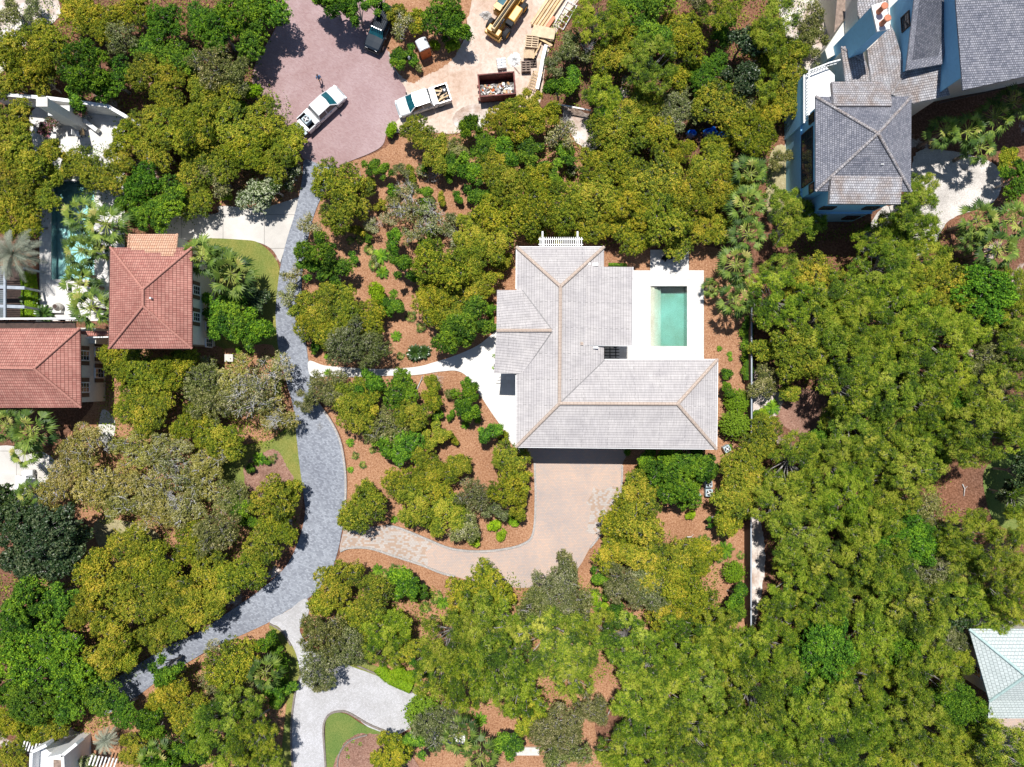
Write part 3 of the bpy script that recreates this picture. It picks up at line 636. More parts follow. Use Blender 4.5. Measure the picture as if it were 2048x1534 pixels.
pt = MB()  # stepped patch of new tiles behind the porch
for x0_, x1_, y0_, y1_ in ((290, 352, 494, 505), (322, 348, 505, 512), (262, 300, 494, 500)):
    def zz(y): return E + (RR - E) * (y - 495) / 83
    a = [W(x0_, y0_, zz(y0_)), W(x1_, y0_, zz(y0_)), W(x1_, y1_, zz(y1_)), W(x0_, y1_, zz(y1_))]; pt.face([p + Vector((0, 0, .035)) for p in a][::-1])
pt.build('tile_patch', M['roof_peach'], A)

# --- long terracotta house at the picture's edge
E = 5.6; RR = 8.0
B = empty('terracotta_house', (W(60, 736).x, W(60, 736).y, 0), 0, 'long house with a terracotta hipped roof running past the west edge', 'house')
roof(B, 'roof', [(-200, 657, E), (160, 656, E), (162, 815, E), (-200, 816, E), (68, 737, RR), (-200, 735, RR)],
     [(0, 1, 4, 5), (1, 2, 4), (2, 3, 5, 4)], M['roof_red'])
caps(B, [((-200, 735, RR), (68, 737, RR)), ((160, 656, E), (68, 737, RR)), ((162, 815, E), (68, 737, RR))], 0.13, M['red_cap'], 0.03)
rect = inset_rect(-200, 161, 656, 816, E, 0.55); walls(B, rect, 0, E + .2, M['cream'])
for y, z in ((710, 4.0), (775, 4.0), (745, 1.3), (700, 1.3)):
    q = W(161, y, E); wall_window(B, (rect[1][0], q.y, z), (1, 0), 0.9, 1.5, shutters=True)
lo = MB()   # low tiled strip, rail and link roof
roof(B, 'lower_roof', [(-200, 644, 5.1), (150, 643, 5.1), (152, 660, 5.5), (-200, 660, 5.5)], [(0, 1, 2, 3)], M['darkwood'], 0.12)
q0 = W(-200, 638, 5.9); q1 = W(162, 637, 5.9)
lo.beam(q0, q1, 0.18, 0.12); lo.build('parapet_rail', M['white'], B)
bl = MB(); k = 0
while k < 90:
    x = q0.x + (q1.x - q0.x) * k / 90; bl.box((x, q0.y - .02, 5.5), (0.03, 0.03, 0.75)); k += 1
for x in (5, 60, 120): p = W(x, 640, 5.7); bl.box((p.x, p.y, 5.4), (0.14, 0.14, 1.0))
bl.build('baluster', M['blackplastic'], B)
roof(B, 'link_roof', [(160, 662, 3.6), (220, 662, 3.6), (220, 672, 3.4), (160, 672, 3.4)], [(0, 1, 2, 3)], M['roof_red'], 0.15)
l = MB(); p = W(195, 675, 3.5); l.beam(W(166, 675, 3.5), W(222, 674, 3.5), 0.12, 0.3); l.build('link_fascia', M['white'], B)
a = W(165, 690, 0); b_ = W(225, 660, 0); walls(B, [(a.x, a.y), (b_.x, a.y), (b_.x, b_.y), (a.x, b_.y)], 0, 3.2, M['cream'])

# --- dark slatted carport west of the hedge
q = W(22, 588, 3.4); Pg = empty('timber_pergola', (q.x, q.y, 0), 0, 'dark pergola with pale cross beams west of the hedge and pool patio', 'pergola')
b = MB()
for y in (576, 614): b.beam(W(-60, y - 4, 3.4), W(50, y, 3.4), 0.32, 0.2)
b.build('beam', M['fencecap'], Pg)
b = MB(); b.beam(W(10, 530, 3.6), W(10, 640, 3.6), 0.22, 0.2); b.build('header', M['fencecap'], Pg)
b = MB()
for k in range(26): b.beam(W(-60, 534 + 4 * k, 3.3), W(8, 534 + 4 * k, 3.3), 0.05, 0.12)
b.build('slat', M['acblue'], Pg)
b = MB(); b.face([W(-60, 640, 0.3), W(50, 640, 0.3), W(50, 532, 0.3), W(-60, 532, 0.3)]); b.build('deck', M['darkwood'], Pg)
for x, y in ((48, 536), (48, 576), (48, 614), (48, 638)):
    p = W(x, y, 3.3); b = MB(); b.box((p.x, p.y, 1.65), (0.2, 0.2, 3.3)); b.build('post', M['fencecap'], Pg)

# --- teal roofed house, east edge
E = 5.0; RR = 7.2
Tt = empty('teal_roofed_house', (W(2060, 1350).x, W(2060, 1350).y, 0), 0, 'house with a pale green grey hipped roof and teal ridge caps at the east edge', 'house')
roof(Tt, 'roof', [(1938, 1258, E), (2300, 1258, E), (2300, 1402, E), (1979, 1402, E), (2052, 1352, RR), (2300, 1352, RR)], [(0, 1, 5, 4), (0, 4, 3), (3, 4, 5, 2)], M['roof_teal'])
roof(Tt, 'lower_roof', [(1979, 1399, E - .05), (2300, 1399, E - .05), (2300, 1437, E - 1.0), (1976, 1437, E - 1.0)], [(0, 1, 2, 3)], M['roof_teal'])
caps(Tt, [((1938, 1258, E), (2052, 1352, RR)), ((1979, 1402, E), (2052, 1352, RR)), ((2052, 1352, RR), (2300, 1352, RR))], 0.14, M['teal_cap'])
r = inset_rect(1975, 2300, 1262, 1400, E, .4); walls(Tt, r, 0, E, M['cream'])
for y in (1300, 1360): q = W(1975, y, E); wall_window(Tt, (r[0][0], q.y, 2.6), (-1, 0), 1.0, 1.5)

# --- tall house, north east; white walls with blue shade put into their colour
E = 9.2; RR = 12.4
C_ = empty('shade_blue_house', (W(1728, 288).x, W(1728, 288).y, 0), 0, 'tall white house with walls tinted shade blue, grey slate roofs and a two pot chimney', 'house')
NW_, NE_, SE_, SW_, AP = (1631, 193, E), (1823, 193, E), (1822, 383, E), (1631, 382, E), (1756, 267, RR)
roof(C_, 'tower_roof', [NW_, NE_, SE_, SW_, AP], [(0, 1, 4), (1, 2, 4), (2, 3, 4), (3, 0, 4)], M['roof_slate'])
caps(C_, [(NW_, AP), (NE_, AP), (SE_, AP), (SW_, AP)], 0.13, M['roof_shake'], 0.04)
roof(C_, 'dormer_roof', [(1664, 163, 9.6), (1780, 163, 9.6), (1784, 212, 10.35), (1668, 212, 10.35)], [(0, 1, 2, 3)], M['roof_shake'], 0.5)
roof(C_, 'dormer_roof', [(1663, 351, 10.3), (1805, 354, 10.3), (1801, 408, 9.5), (1659, 407, 9.5)], [(0, 1, 2, 3)], M['roof_shake'], 0.45)
def wpoly(*pts): return [(W(*p).x, W(*p).y) for p in pts]
rr = inset_rect(1631, 1823, 193, 383, E, .55)
walls(C_, rr, 0, E + .1, M['wall_shadeblue'])
d0 = W(1672, 400, 9.5); d1 = W(1795, 400, 9.5); walls(C_, [(d0.x, d0.y), (d1.x, d0.y), (d1.x, rr[0][1] + .2), (d0.x, rr[0][1] + .2)], 0, 9.35, M['wall_shadeblue'])
xl = rr[0][0]
lg = MB(); lg.box((xl - .04, (rr[0][1] + rr[2][1]) / 2, 4.4), (0.2, rr[2][1] - rr[0][1] + .2, 0.16)); lg.box(((d0.x + d1.x) / 2, d0.y - .04, 4.4), (d1.x - d0.x + .1, .2, .16)); lg.build('string_course', M['wall_shadeblue'], C_)
yc = (rr[0][1] + rr[2][1]) / 2
wall_window(C_, (xl, yc - .3, 5.9), (-1, 0), 5.2, 2.6, M['darkwood'], bars=(6, 4))
wall_window(C_, (xl, yc + 3.2, 7.0), (-1, 0), 0.8, 1.0, M['darkwood']); wall_window(C_, (xl, yc - 3.6, 7.0), (-1, 0), 0.8, 1.0, M['darkwood'])
for x in (-2.4, 1.8): wall_window(C_, ((d0.x + d1.x) / 2 + x, d0.y, 6.5), (0, -1), 1.2, 1.0, M['darkwood']); wall_window(C_, ((d0.x + d1.x) / 2 + x, d0.y, 2.2), (0, -1), 1.2, 1.4, M['darkwood'])
v = MB(); q = W(1764, 328, 10.9); v.tube([q - Vector((0, 0, .5)), q], .06, 8); q = W(1767, 328, 10.9); v.tube([q - Vector((0, 0, .5)), q], .05, 8); v.build('vent', M['white'], C_)

Dd = empty('slate_roofed_wing', (W(1860, 90).x, W(1860, 90).y, 0), 0, 'rambling wing of slate roofs, gables and chimney north of the tall shade blue pavilion', 'house')
roof(Dd, 'middle_roof', [(1735, 99, 7.2), (1758, 78, 7.6), (1776, 40, 8.0), (1790, 66, 8.6), (1812, 142, 8.6), (1783, 189, 7.6), (1745, 192, 7.1)], [(0, 1, 2, 3, 4, 5, 6)], M['roof_shake'])
roof(Dd, 'chimney_side_roof', [(1713, -40, 7.6), (1776, -40, 8.4), (1778, 45, 8.2), (1735, 70, 7.4), (1716, 30, 7.4)], [(0, 1, 2, 3, 4)], M['roof_shake'])
roof(Dd, 'bay_roof', [(1682, 94, 6.2), (1720, 84, 6.9), (1745, 166, 7.0), (1692, 168, 6.2)], [(0, 1, 2, 3)], M['roof_shake'])
roof(Dd, 'rusty_roof', [(1812, 142, 8.5), (1883, 128, 8.4), (1900, 190, 7.2), (1826, 207, 7.2), (1783, 189, 7.5)], [(0, 1, 2, 3, 4)], M['roof_shake'])
roof(Dd, 'gable_roof', [(1833, -40, 12.2), (1922, -40, 10.2), (1884, 128, 9.0), (1812, 141, 9.4)], [(0, 1, 2, 3)], M['roof_slate'])
roof(Dd, 'great_roof', [(1908, -40, 12.6), (1926, 180, 11.4), (2070, 148, 11.6), (2300, 100, 11.6), (2300, -40, 12.6)], [(0, 1, 2, 3, 4)], M['roof_slate'])
caps(Dd, [((1812, 142, 8.6), (1783, 189, 7.6)), ((1682, 94, 6.2), (1728, 122, 7.0))], .1, M['roof_shake'])
walls(Dd, wpoly((1838, -40, 11.5), (1920, -40, 11.5), (1884, 120, 9), (1818, 134, 9.3)), 0, 8.95, M['wall_shadeblue'])
# gable wall whose top follows the sloping verge
def verge_wall(a, b, z0, th=0.15):
    A_ = W(*a); B_ = W(*b); d = (B_ - A_); d.z = 0; d.normalize(); n_ = Vector((-d.y, d.x, 0)) * th
    m_ = MB(); q_ = [A_, B_, B_ + n_, A_ + n_]; lo_ = [Vector((p.x, p.y, z0)) for p in q_]; b0 = len(m_.v)
    m_.v += [tuple(p) for p in q_ + lo_]; m_.f += [(0, 1, 2, 3), (7, 6, 5, 4), (0, 4, 5, 1), (1, 5, 6, 2), (2, 6, 7, 3), (3, 7, 4, 0)]
    return m_.build('gable_wall', M['wall_shadeblue'], Dd)
verge_wall((1836, -40, 12.0), (1815, 137, 9.3), 0)
verge_wall((1912, -40, 12.4), (1929, 150, 11.4), 0)
walls(Dd, wpoly((1916, -40, 12), (1929, 128, 11.2), (2070, 96, 11.4), (2300, 55, 11.4), (2300, -40, 12)), 0, 10.9, M['cream'])
for x_ in (1960, 2010):
    q = W(x_, 121 - (x_ - 1929) * .22, 11.2); wall_window(Dd, (q.x, q.y, 6.5), (0, -1), 1.2, 1.6, M['darkwood'])
walls(Dd, wpoly((1720, -40, 7.2), (1812, -40, 7.2), (1812, 130, 7.2), (1780, 180, 7.2), (1748, 184, 7.0), (1738, 100, 7.2), (1718, 32, 7.2)), 0, 6.9, M['cream'])
walls(Dd, wpoly((1688, 98, 6.1), (1722, 90, 6.1), (1740, 160, 6.1), (1696, 164, 6.1)), 0, 6.0, M['cream'])
walls(Dd, wpoly((1820, 150, 7.3), (1884, 134, 7.3), (1896, 184, 7.1), (1828, 198, 7.1)), 0, 7.0, M['cream'])
q = W(1858, 30, 10); 
A_ = W(1836, -40, 12.0); B_ = W(1815, 137, 9.3); mid = (A_ * .62 + B_ * .38); dd = (B_ - A_); dd.z = 0; dd.normalize()
wall_window(Dd, (mid.x, mid.y, 9.6), (dd.y, -dd.x) if dd.y * -1 > 0 else (dd.y, -dd.x), 1.3, 1.3, M['darkwood'])
# chimney
top = [W(1744, 12, 12.2), W(1771, 4, 12.2), W(1779, 56, 12.2), W(1755, 61, 12.2)]
ch = empty('chimney', (0, 0, 0)); bpy.data.objects.remove(ch)
cm = MB(); cm.prism([(p.x, p.y) for p in top], 0, 12.0); co = cm.build('chimney', M['wall_shadeblue'], Dd)  # sides carry the blue shade in their colour, the cap stays white
cen = sum(top, Vector()) / 4
cm = MB(); cm.prism([(cen.x + (p.x - cen.x) * 1.06, cen.y + (p.y - cen.y) * 1.06) for p in top], 12.0, 12.2); x = cm.build('chimney_cap', M['white'], Dd)
for px_, py_ in ((1757, 24), (1763, 48)):
    q = W(px_, py_, 12.2); m_ = MB(); m_.lathe(q, [(0.26, 0), (0.24, .3), (.21, .9), (.30, 1.0), (.32, 1.15), (.26, 1.2)], 16); m_.build('chimney_pot', M['terracotta'], Dd)
# terrace deck with railing
dk = MB(); dk.prism(wpoly((1608, 150, 5.4), (1608, 245, 5.4), (1640, 245, 5.4), (1668, 200, 5.4), (1668, 150, 5.4), (1650, 132, 5.4)), 0, 5.25); dk.build('balcony_wall', M['wall_shadeblue'], Dd)
dk = MB(); dk.prism(wpoly((1607, 150, 5.4), (1607, 246, 5.4), (1641, 246, 5.4), (1669, 200, 5.4), (1669, 150, 5.4), (1650, 131, 5.4)), 5.25, 5.42); dk.build('balcony', M['white'], Dd)
def railing(parent, pts, z, h, m, name='railing', step=.3):
    mb = MB()
    for i in range(len(pts) - 1):
        a = W(*pts[i], z); b = W(*pts[i + 1], z); L = (b - a).length; n_ = max(1, int(L / step))
        mb.beam(a + Vector((0, 0, h)), b + Vector((0, 0, h)), .12, .07); mb.beam(a + Vector((0, 0, .12)), b + Vector((0, 0, .12)), .06, .05)
        for k in range(n_ + 1):
            p = a.lerp(b, k / n_); mb.box(p + Vector((0, 0, h / 2)), (.05, .05, h))
    return mb.build(name, m, parent)
railing(Dd, [(1610, 244), (1610, 150), (1650, 134), (1672, 128)], 5.4, 1.0, M['white'])
wl = MB(); wl.prism(wpoly((1668, -40, 4.0), (1716, -40, 4.0), (1716, 34, 4), (1694, 96, 4.0), (1655, 118, 4.0), (1650, 100, 4.0), (1690, 40, 4.0)), 0, 4.0); wl.build('lower_wing', M['cream'], Dd)
tf = MB(); q = W(1680, 30, 4.05); tf.face([Vector((p.x, p.y, 4.05)) for p in [W(1676, -30, 4), W(1698, -30, 4), W(1690, 36, 4), W(1668, 66, 4)]][::-1]); tf.build('terrace_floor', M['oldwood'], Dd)
bk = MB(); bk.beam(W(1880, 205, 5), W(2060, 165, 5), .15, .2); bk.build('bracket_beam', M['darkwood'], Dd)

# --- small white building at the south west corner
q = W(105, 1510, 4); Wc = empty('white_beach_house', (q.x, q.y, 0), 0, 'white walled building with parapets and slatted terraces in the south west corner', 'house')
walls(Wc, wpoly((72, 1500, 4.5), (86, 1493, 4.5), (100, 1505, 4.5), (132, 1507, 4.5), (132, 1600, 4.5), (66, 1600, 4.5)), 0, 4.5, M['white'])
r = MB(); r.prism(wpoly((107, 1520, 4.6), (126, 1522, 4.6), (126, 1600, 4.6), (107, 1600, 4.6)), 4.4, 4.62); r.build('roof', M['oldwood'], Wc)
r = MB()
for a, b in (((70, 1500), (66, 1600)), ((72, 1498), (100, 1485)), ((100, 1512), (132, 1505)), ((132, 1505), (160, 1482)), ((132, 1505), (136, 1600))): r.beam(W(*a, 5.1), W(*b, 5.1), .3, 1.2)
r.build('parapet', M['white'], Wc)
r = MB()
for k in range(9): r.beam(W(50 + 6 * k, 1482 + k, 2.6), W(44 + 6 * k, 1500 + k, 2.6), .14, .1)
for k in range(8): r.beam(W(185 + 7 * k, 1510 + k, 2.6), W(178 + 7 * k, 1530 + k, 2.6), .14, .1)
r.build('slat', M['white'], Wc)

# --- white garden room hidden under the trees, south
q = W(900, 1470, 2.6); Wg = empty('garden_pavilion', (q.x, q.y, 0), 0, 'small white flat topped garden structure under the palms near the south edge', 'garden building')
walls(Wg, wpoly((868, 1462, 2.4), (892, 1462, 2.4), (896, 1432, 2.4), (908, 1434, 2.4), (930, 1470, 2.4), (930, 1486, 2.4), (868, 1486, 2.4)), 0, 2.4, M['white'])
r = MB(); r.beam(W(866, 1486, 2.5), W(932, 1486, 2.5), .16, .14); r.build('parapet', M['stucco'], Wg)

# --- outdoor fireplace
q = W(110, 210, 0); Fp = empty('outdoor_fireplace', (q.x, q.y, 0), 0, 'tall white outdoor fireplace with square chimney on the patio', 'fireplace')
def bxw(mb, px0, py0, px1, py1, z, z0):
    a = W(px0, py1, z); b = W(px1, py0, z); mb.prism([(a.x, a.y), (b.x, a.y), (b.x, b.y), (a.x, b.y)], z0, z)
m_ = MB(); bxw(m_, 73, 195, 94, 212, 7.0, 0); m_.build('chimney', M['stucco'], Fp)
m_ = MB(); bxw(m_, 72, 194, 95, 213, 7.15, 7.0); m_.build('chimney_cap', M['stone'], Fp)
m_ = MB(); bxw(m_, 96, 211, 139, 231, 3.2, 0); m_.build('mantel', M['stucco'], Fp)
m_ = MB(); a = W(104, 234, 2); b_ = W(138, 234, 2); m_.box(((a.x + b_.x) / 2, a.y + .25, .8), (1.3, .5, 1.0)); m_.build('firebox', M['blackplastic'], Fp)
m_ = MB(); bxw(m_, 110, 234, 162, 249, .5, 0.1); m_.build('hearth', M['stone'], Fp)

# --- boundary walls
def long_wall(name, pts, z, w, m, mcap, label, cat='wall', capw=None):
    q = W(*pts[0]); root = empty(name, (q.x, q.y, 0), 0, label, cat)
    a = MB(); b = MB()
    for i in range(len(pts) - 1):
        p0 = W(*pts[i], z); p1 = W(*pts[i + 1], z); p0.z = p1.z = z / 2; a.beam(p0, p1, w, z)
        p0.z = p1.z = z + .03; b.beam(p0, p1, capw or w + .1, .07)
    a.build('wall_panel', m, root); b.build('coping', mcap, root); return root
long_wall('patio_wall', [(-30, 185), (40, 192), (95, 196), (150, 203), (215, 212), (250, 232), (292, 260)], 3.0, .25, M['stucco'], M['white'], 'white rendered garden wall behind the outdoor fireplace')
long_wall('garden_wall', [(297, 290), (298, 325)], 2.0, .3, M['stucco'], M['white'], 'short white wall stub poking out of the oaks east of the patio')
long_wall('site_wall', [(1092, 90), (1086, 115), (1080, 150), (1074, 178)], 1.0, .25, M['stone'], M['white'], 'low white topped wall along the edge of the building site')
long_wall('boundary_fence', [(1503, 615), (1503, 860), (1502, 1000), (1502, 1255)], 2.1, .12, M['darkwood'], M['fencecap'], 'long dark boundary fence with grey cap east of the garden beds', 'fence', .14)
long_wall('wall_segment', [(1445, 866), (1470, 868)], 1.2, .06, M['blackplastic'], M['fencecap'], 'short dark gate rail south of the clipped round bushes', 'fence').name = 'garden_gate'
# picket fence
q = W(1110, 215); Pf = empty('picket_fence', (q.x, q.y, 0), 0, 'weathered picket fence above the sandy gap east of the red dumpster', 'fence')
m_ = MB(); m_.beam(W(1098, 205, 1.3), W(1182, 221, 1.3), .14, .08); m_.build('rail', M['white'], Pf)
m_ = MB()
for k in range(34):
    p = W(1098, 205, 1.2).lerp(W(1182, 221, 1.2), k / 33); m_.box((p.x, p.y - .05, .6), (.07, .04, 1.2))
m_.build('picket', M['oldwood'], Pf)
# stone bench slab, wall pieces
def simple(name, label, cat, fn, m, bevel=0):
    mb = MB(); fn(mb); o = mb.build(name, m, bevel=bevel); tag(o, label, cat); return o
simple('curved_seat_wall', 'curved white seat wall around the western side of the patio', 'seat wall', lambda mb: [mb.beam(W(*a, .5), W(*b, .5), .4, .5) for a, b in (((86, 288), (82, 278)), ((82, 278), (84, 266)), ((84, 266), (90, 258)), ((90, 258), (100, 254)))], M['stucco'])
simple('seat_wall', 'straight white seat wall east of the hearth', 'seat wall', lambda mb: mb.beam(W(168, 240, .6), W(196, 262, .6), .4, .6), M['stucco'])

# ------------------------------------------------------------------ vehicles and site objects
def loft(mb, st):
    """st: list of cross sections (lists of xyz, same count, closed)"""
    b = len(mb.v); n = len(st[0])
    for s in st: mb.v += [tuple(p) for p in s]
    for i in range(len(st) - 1):
        for k in range(n):
            k2 = (k + 1) % n; mb.f.append((b + i * n + k, b + i * n + k2, b + (i + 1) * n + k2, b + (i + 1) * n + k))
    mb.f.append(tuple(b + k for k in range(n))[::-1]); mb.f.append(tuple(b + (len(st) - 1) * n + k for k in range(n)))
def sec(x, zb, zt, w, r=.12, crown=.04):
    h = w / 2
    return [(x, -h * .94, zb), (x, -h, zb + .18), (x, -h, zt - r), (x, -h + r * .8, zt), (x, 0, zt + crown), (x, h - r * .8, zt), (x, h, zt - r), (x, h, zb + .18), (x, h * .94, zb)]
def wheel(root, x, y, r, w, name='wheel', rim_m='rim'):
    s = 1 if y > 0 else -1
    t = MB(); pr = [(r * .62, -w / 2), (r * .93, -w / 2), (r, -w / 2 + .04), (r, w / 2 - .04), (r * .93, w / 2), (r * .62, w / 2)]
    n = 22; b = len(t.v)
    for k in range(n):
        a = 2 * math.pi * k / n
        for rr, yy in pr: t.v.append((x + math.cos(a) * rr, y + yy, r + math.sin(a) * rr))
    m_ = len(pr)
    for k in range(n):
        k2 = (k + 1) % n
        for i in range(m_): i2 = (i + 1) % m_; t.f.append((b + k * m_ + i, b + k * m_ + i2, b + k2 * m_ + i2, b + k2 * m_ + i))
    o = t.build(name, M['rubber'], root, local=True, smooth=False)
    q = MB(); q.tube([(x, y - w * .42, r), (x, y + w * .42, r)], r * .6, 16); q.tube([(x, y, r), (x, y + s * w * .5, r)], r * .18, 10)
    for k in range(5):
        a = 2 * math.pi * k / 5; q.box((x + math.cos(a) * r * .36, y + s * w * .43, r + math.sin(a) * r * .36), (r * .5, .03, .06), 0, 0, -a)
    ro = q.build('rim', M[rim_m], o, local=True); return o

def pickup(pxy, ang, label, L=5.5, open_gate=True):
    q = W(*pxy); root = empty('pickup_truck', (q.x, q.y, .1), ang, label, 'pickup truck', 'white pickup trucks on the cul-de-sac')
    hw = .98; f = L / 2; r = -L / 2
    cab0 = f - 1.15; cabr = f - 1.15 - 2.55        # windscreen base, rear of cab
    b = MB()
    loft(b, [sec(f, .45, .92, 1.55, .1), sec(f - .12, .38, 1.02, 1.82, .12), sec(f - .5, .36, 1.12, 1.95), sec(cab0 + .1, .36, 1.18, 1.97), sec(cab0 - .1, .36, 1.16, 1.97), sec(cabr, .36, 1.12, 1.97)])
    b.build('body', M['carwhite'], root, local=True, bevel=.02)
    g = MB()   # cab: pillars and roof
    def ring(x, z, w): return [(x, -w / 2, z), (x, w / 2, z)]
    zr = 1.86; wr = 1.42; wb = 1.86
    x0 = cab0 + .02; x1 = cab0 - .72; x2 = cabr + .25; x3 = cabr + .02
    rf = MB(); rf.prism([(x1 + .02, -wr / 2), (x1 + .1, 0), (x1 + .02, wr / 2), (x2, wr / 2), (x2 - .02, 0), (x2, -wr / 2)], zr - .07, zr)
    for s in (-1, 1):
        for a_, b_ in (((x0, s * wb / 2, 1.14), (x1, s * wr / 2, zr - .03)), ((x3, s * wb / 2, 1.12), (x2, s * wr / 2, zr - .03)), ((x1 - .75, s * (wb / 2), 1.12), (x1 - .7, s * wr / 2, zr - .03)), ((x1, s * wr / 2, zr - .03), (x2, s * wr / 2, zr - .03))):
            rf.beam(a_, b_, .1, .07)
    rf.build('roof', M['carwhite'], root, local=True, bevel=.02)
    ws = MB(); ws.face([(x0, -wb / 2 + .05, 1.16), (x0 + .06, 0, 1.18), (x1 + .08, 0, zr - .02), (x1, -wr / 2 + .03, zr - .03)][::-1]); ws.face([(x0 + .06, 0, 1.18), (x0, wb / 2 - .05, 1.16), (x1, wr / 2 - .03, zr - .03), (x1 + .08, 0, zr - .02)][::-1])
    ws.build('windscreen', M['glass'], root, local=True)
    for s in (-1, 1):
        sg = MB(); y0 = s * (wb / 2 - .02); y1 = s * (wr / 2 - .02)
        sg.face([(x0 - .1, y0, 1.13), (x3, y0, 1.12), (x2, y1, zr - .05), (x1, y1, zr - .05)]); sg.build('side_window', M['winglass'], root, local=True)
    rg = MB(); rg.face([(x3, -wb / 2 + .05, 1.12), (x3, wb / 2 - .05, 1.12), (x2, wr / 2, zr - .04), (x2, -wr / 2, zr - .04)]); rg.build('rear_window', M['winglass'], root, local=True)
    bd = MB(); bx0 = cabr - .04
    bd.box(((bx0 + r) / 2, 0, .62), (bx0 - r, 1.7, .08))
    for s in (-1, 1): 
        loft(bd, [[(xx, s * .98, .42), (xx, s * .99, .6), (xx, s * .98, 1.12), (xx, s * .94, 1.17), (xx, s * .86, 1.17), (xx, s * .85, .42)] for xx in (bx0, r)])
    bd.box((bx0 - .03, 0, .88), (.06, 1.8, .55)); bd.box((r + .1, 0, .45), (.16, 1.9, .16))
    bd.build('cargo_bed', M['carwhite'], root, local=True, bevel=.015)
    ln = MB(); ln.box(((bx0 + r) / 2, 0, .675), (bx0 - r - .1, 1.62, .02))
    for s in (-1, 1): ln.box(((bx0 + r) / 2, s * .84, .9), (bx0 - r - .06, .02, .45))
    ln.build('bed_liner', M['blackplastic'], root, local=True)
    tg = MB()
    if open_gate: tg.box((r - .27, 0, .68), (.52, 1.6, .07)); 
    else: tg.box((r + .04, 0, .9), (.08, 1.68, .5))
    tg.build('tailgate', M['carwhite'] if not open_gate else M['acblue'], root, local=True, bevel=.01)
    tb = MB(); tb.box((bx0 - .32, 0, 1.2), (.5, 1.86, .14)); tb.box((bx0 - .32, 0, 1.0), (.42, 1.6, .3)); tb.build('toolbox', M['white'], root, local=True, bevel=.01)
    for s in (-1, 1):
        wheel(root, f - .95, s * .84, .38, .26); wheel(root, r + 1.15, s * .84, .38, .26)
        a = MB(); a.tube([(f - .95 - .45 * math.cos(t), s * .985, .4 + .45 * math.sin(t)) for t in [i * math.pi / 8 for i in range(9)]], .04, 6); a.tube([(r + 1.15 - .45 * math.cos(t), s * .985, .42 + .45 * math.sin(t)) for t in [i * math.pi / 8 for i in range(9)]], .04, 6); a.build('wheel_arch', M['blackplastic'], root, local=True)
        mi = MB(); mi.box((x0 - .25, s * 1.12, 1.18), (.14, .24, .2)); mi.beam((x0 - .22, s * .95, 1.12), (x0 - .22, s * 1.1, 1.14), .05, .05); mi.build('mirror', M['blackplastic'], root, local=True, bevel=.02)
        h = MB(); h.box((f - .1, s * .72, .84), (.2, .36, .16)); h.build('headlight', M['steel'], root, local=True)
        t = MB(); t.box((r + .03, s * .93, .92), (.1, .12, .32)); t.build('tail_light', M['redpaint'], root, local=True)
        dh = MB(); dh.box((x1 - .35, s * 1.0, .98), (.16, .03, .03)); dh.box((x1 - 1.3, s * 1.0, .98), (.16, .03, .03)); dh.build('door_handle', M['blackplastic'], root, local=True)
    gr = MB(); gr.box((f + .01, 0, .78), (.05, 1.1, .26)); gr.build('grille', M['blackplastic'], root, local=True)
    bp = MB(); bp.box((f + .04, 0, .52), (.14, 1.75, .2)); bp.build('front_bumper', M['acblue'], root, local=True, bevel=.03)
    return root, bx0, r
t1, bx0, rr_ = pickup((648, 224), math.radians(42.8), 'white crew cab pickup with open tailgate carrying a condenser unit, beside the standing person', 5.35)
# load of truck one (rests in the bed: own things)
def place_in(root, x, y):
    c, s = math.cos(root.rotation_euler.z), math.sin(root.rotation_euler.z); L = root.location
    return (L.x + c * x - s * y, L.y + s * x + c * y)
def ac_unit(x, y, z, rz, size, label, h=.8, group='condenser units'):
    root = empty('condenser_unit', (x, y, z), rz, label, 'air conditioner', group)
    b = MB(); b.box((0, 0, h / 2), (size, size, h)); b.build('casing', M['acblue'], root, local=True, bevel=.05)
    g = MB(); g.tube([(0, 0, h), (0, 0, h + .02)], size * .38, 20); g.build('fan_opening', M['blackplastic'], root, local=True)
    k = MB()
    for i in range(4): a = i * math.pi / 2 + .4; k.box((math.cos(a) * size * .19, math.sin(a) * size * .19, h + .035), (size * .34, size * .13, .012), a)
    k.tube([(0, 0, h + .02), (0, 0, h + .06)], size * .09, 10); k.build('fan', M['white'], root, local=True)
    w = MB()
    for q_ in (.2, .3, .38):
        w.tube([(math.cos(t) * size * q_, math.sin(t) * size * q_, h + .07) for t in [i * math.pi / 8 for i in range(17)]], .008, 4, False)
    w.build('fan_guard', M['steel'], root, local=True)
x, y = place_in(t1, -1.95, .05); ac_unit(x, y, .1 + .7, t1.rotation_euler.z, .82, 'pale condenser unit with round fan riding in the open pickup bed', .75)
x, y = place_in(t1, -2.62, 0.0)
o = MB().box((0, 0, 0), (.36, 1.5, .3)).build('storage_box', M['white'], bevel=.02); o.location = (x, y, .98); o.rotation_euler = (0, 0, t1.rotation_euler.z); tag(o, 'long white box across the open tailgate of the pickup with the condenser', 'box')
t2, bx0, rr_ = pickup((849, 208), math.radians(198.2), 'white crew cab pickup loaded with lumber and two spare wheels, nose under the oak', 5.7, False)
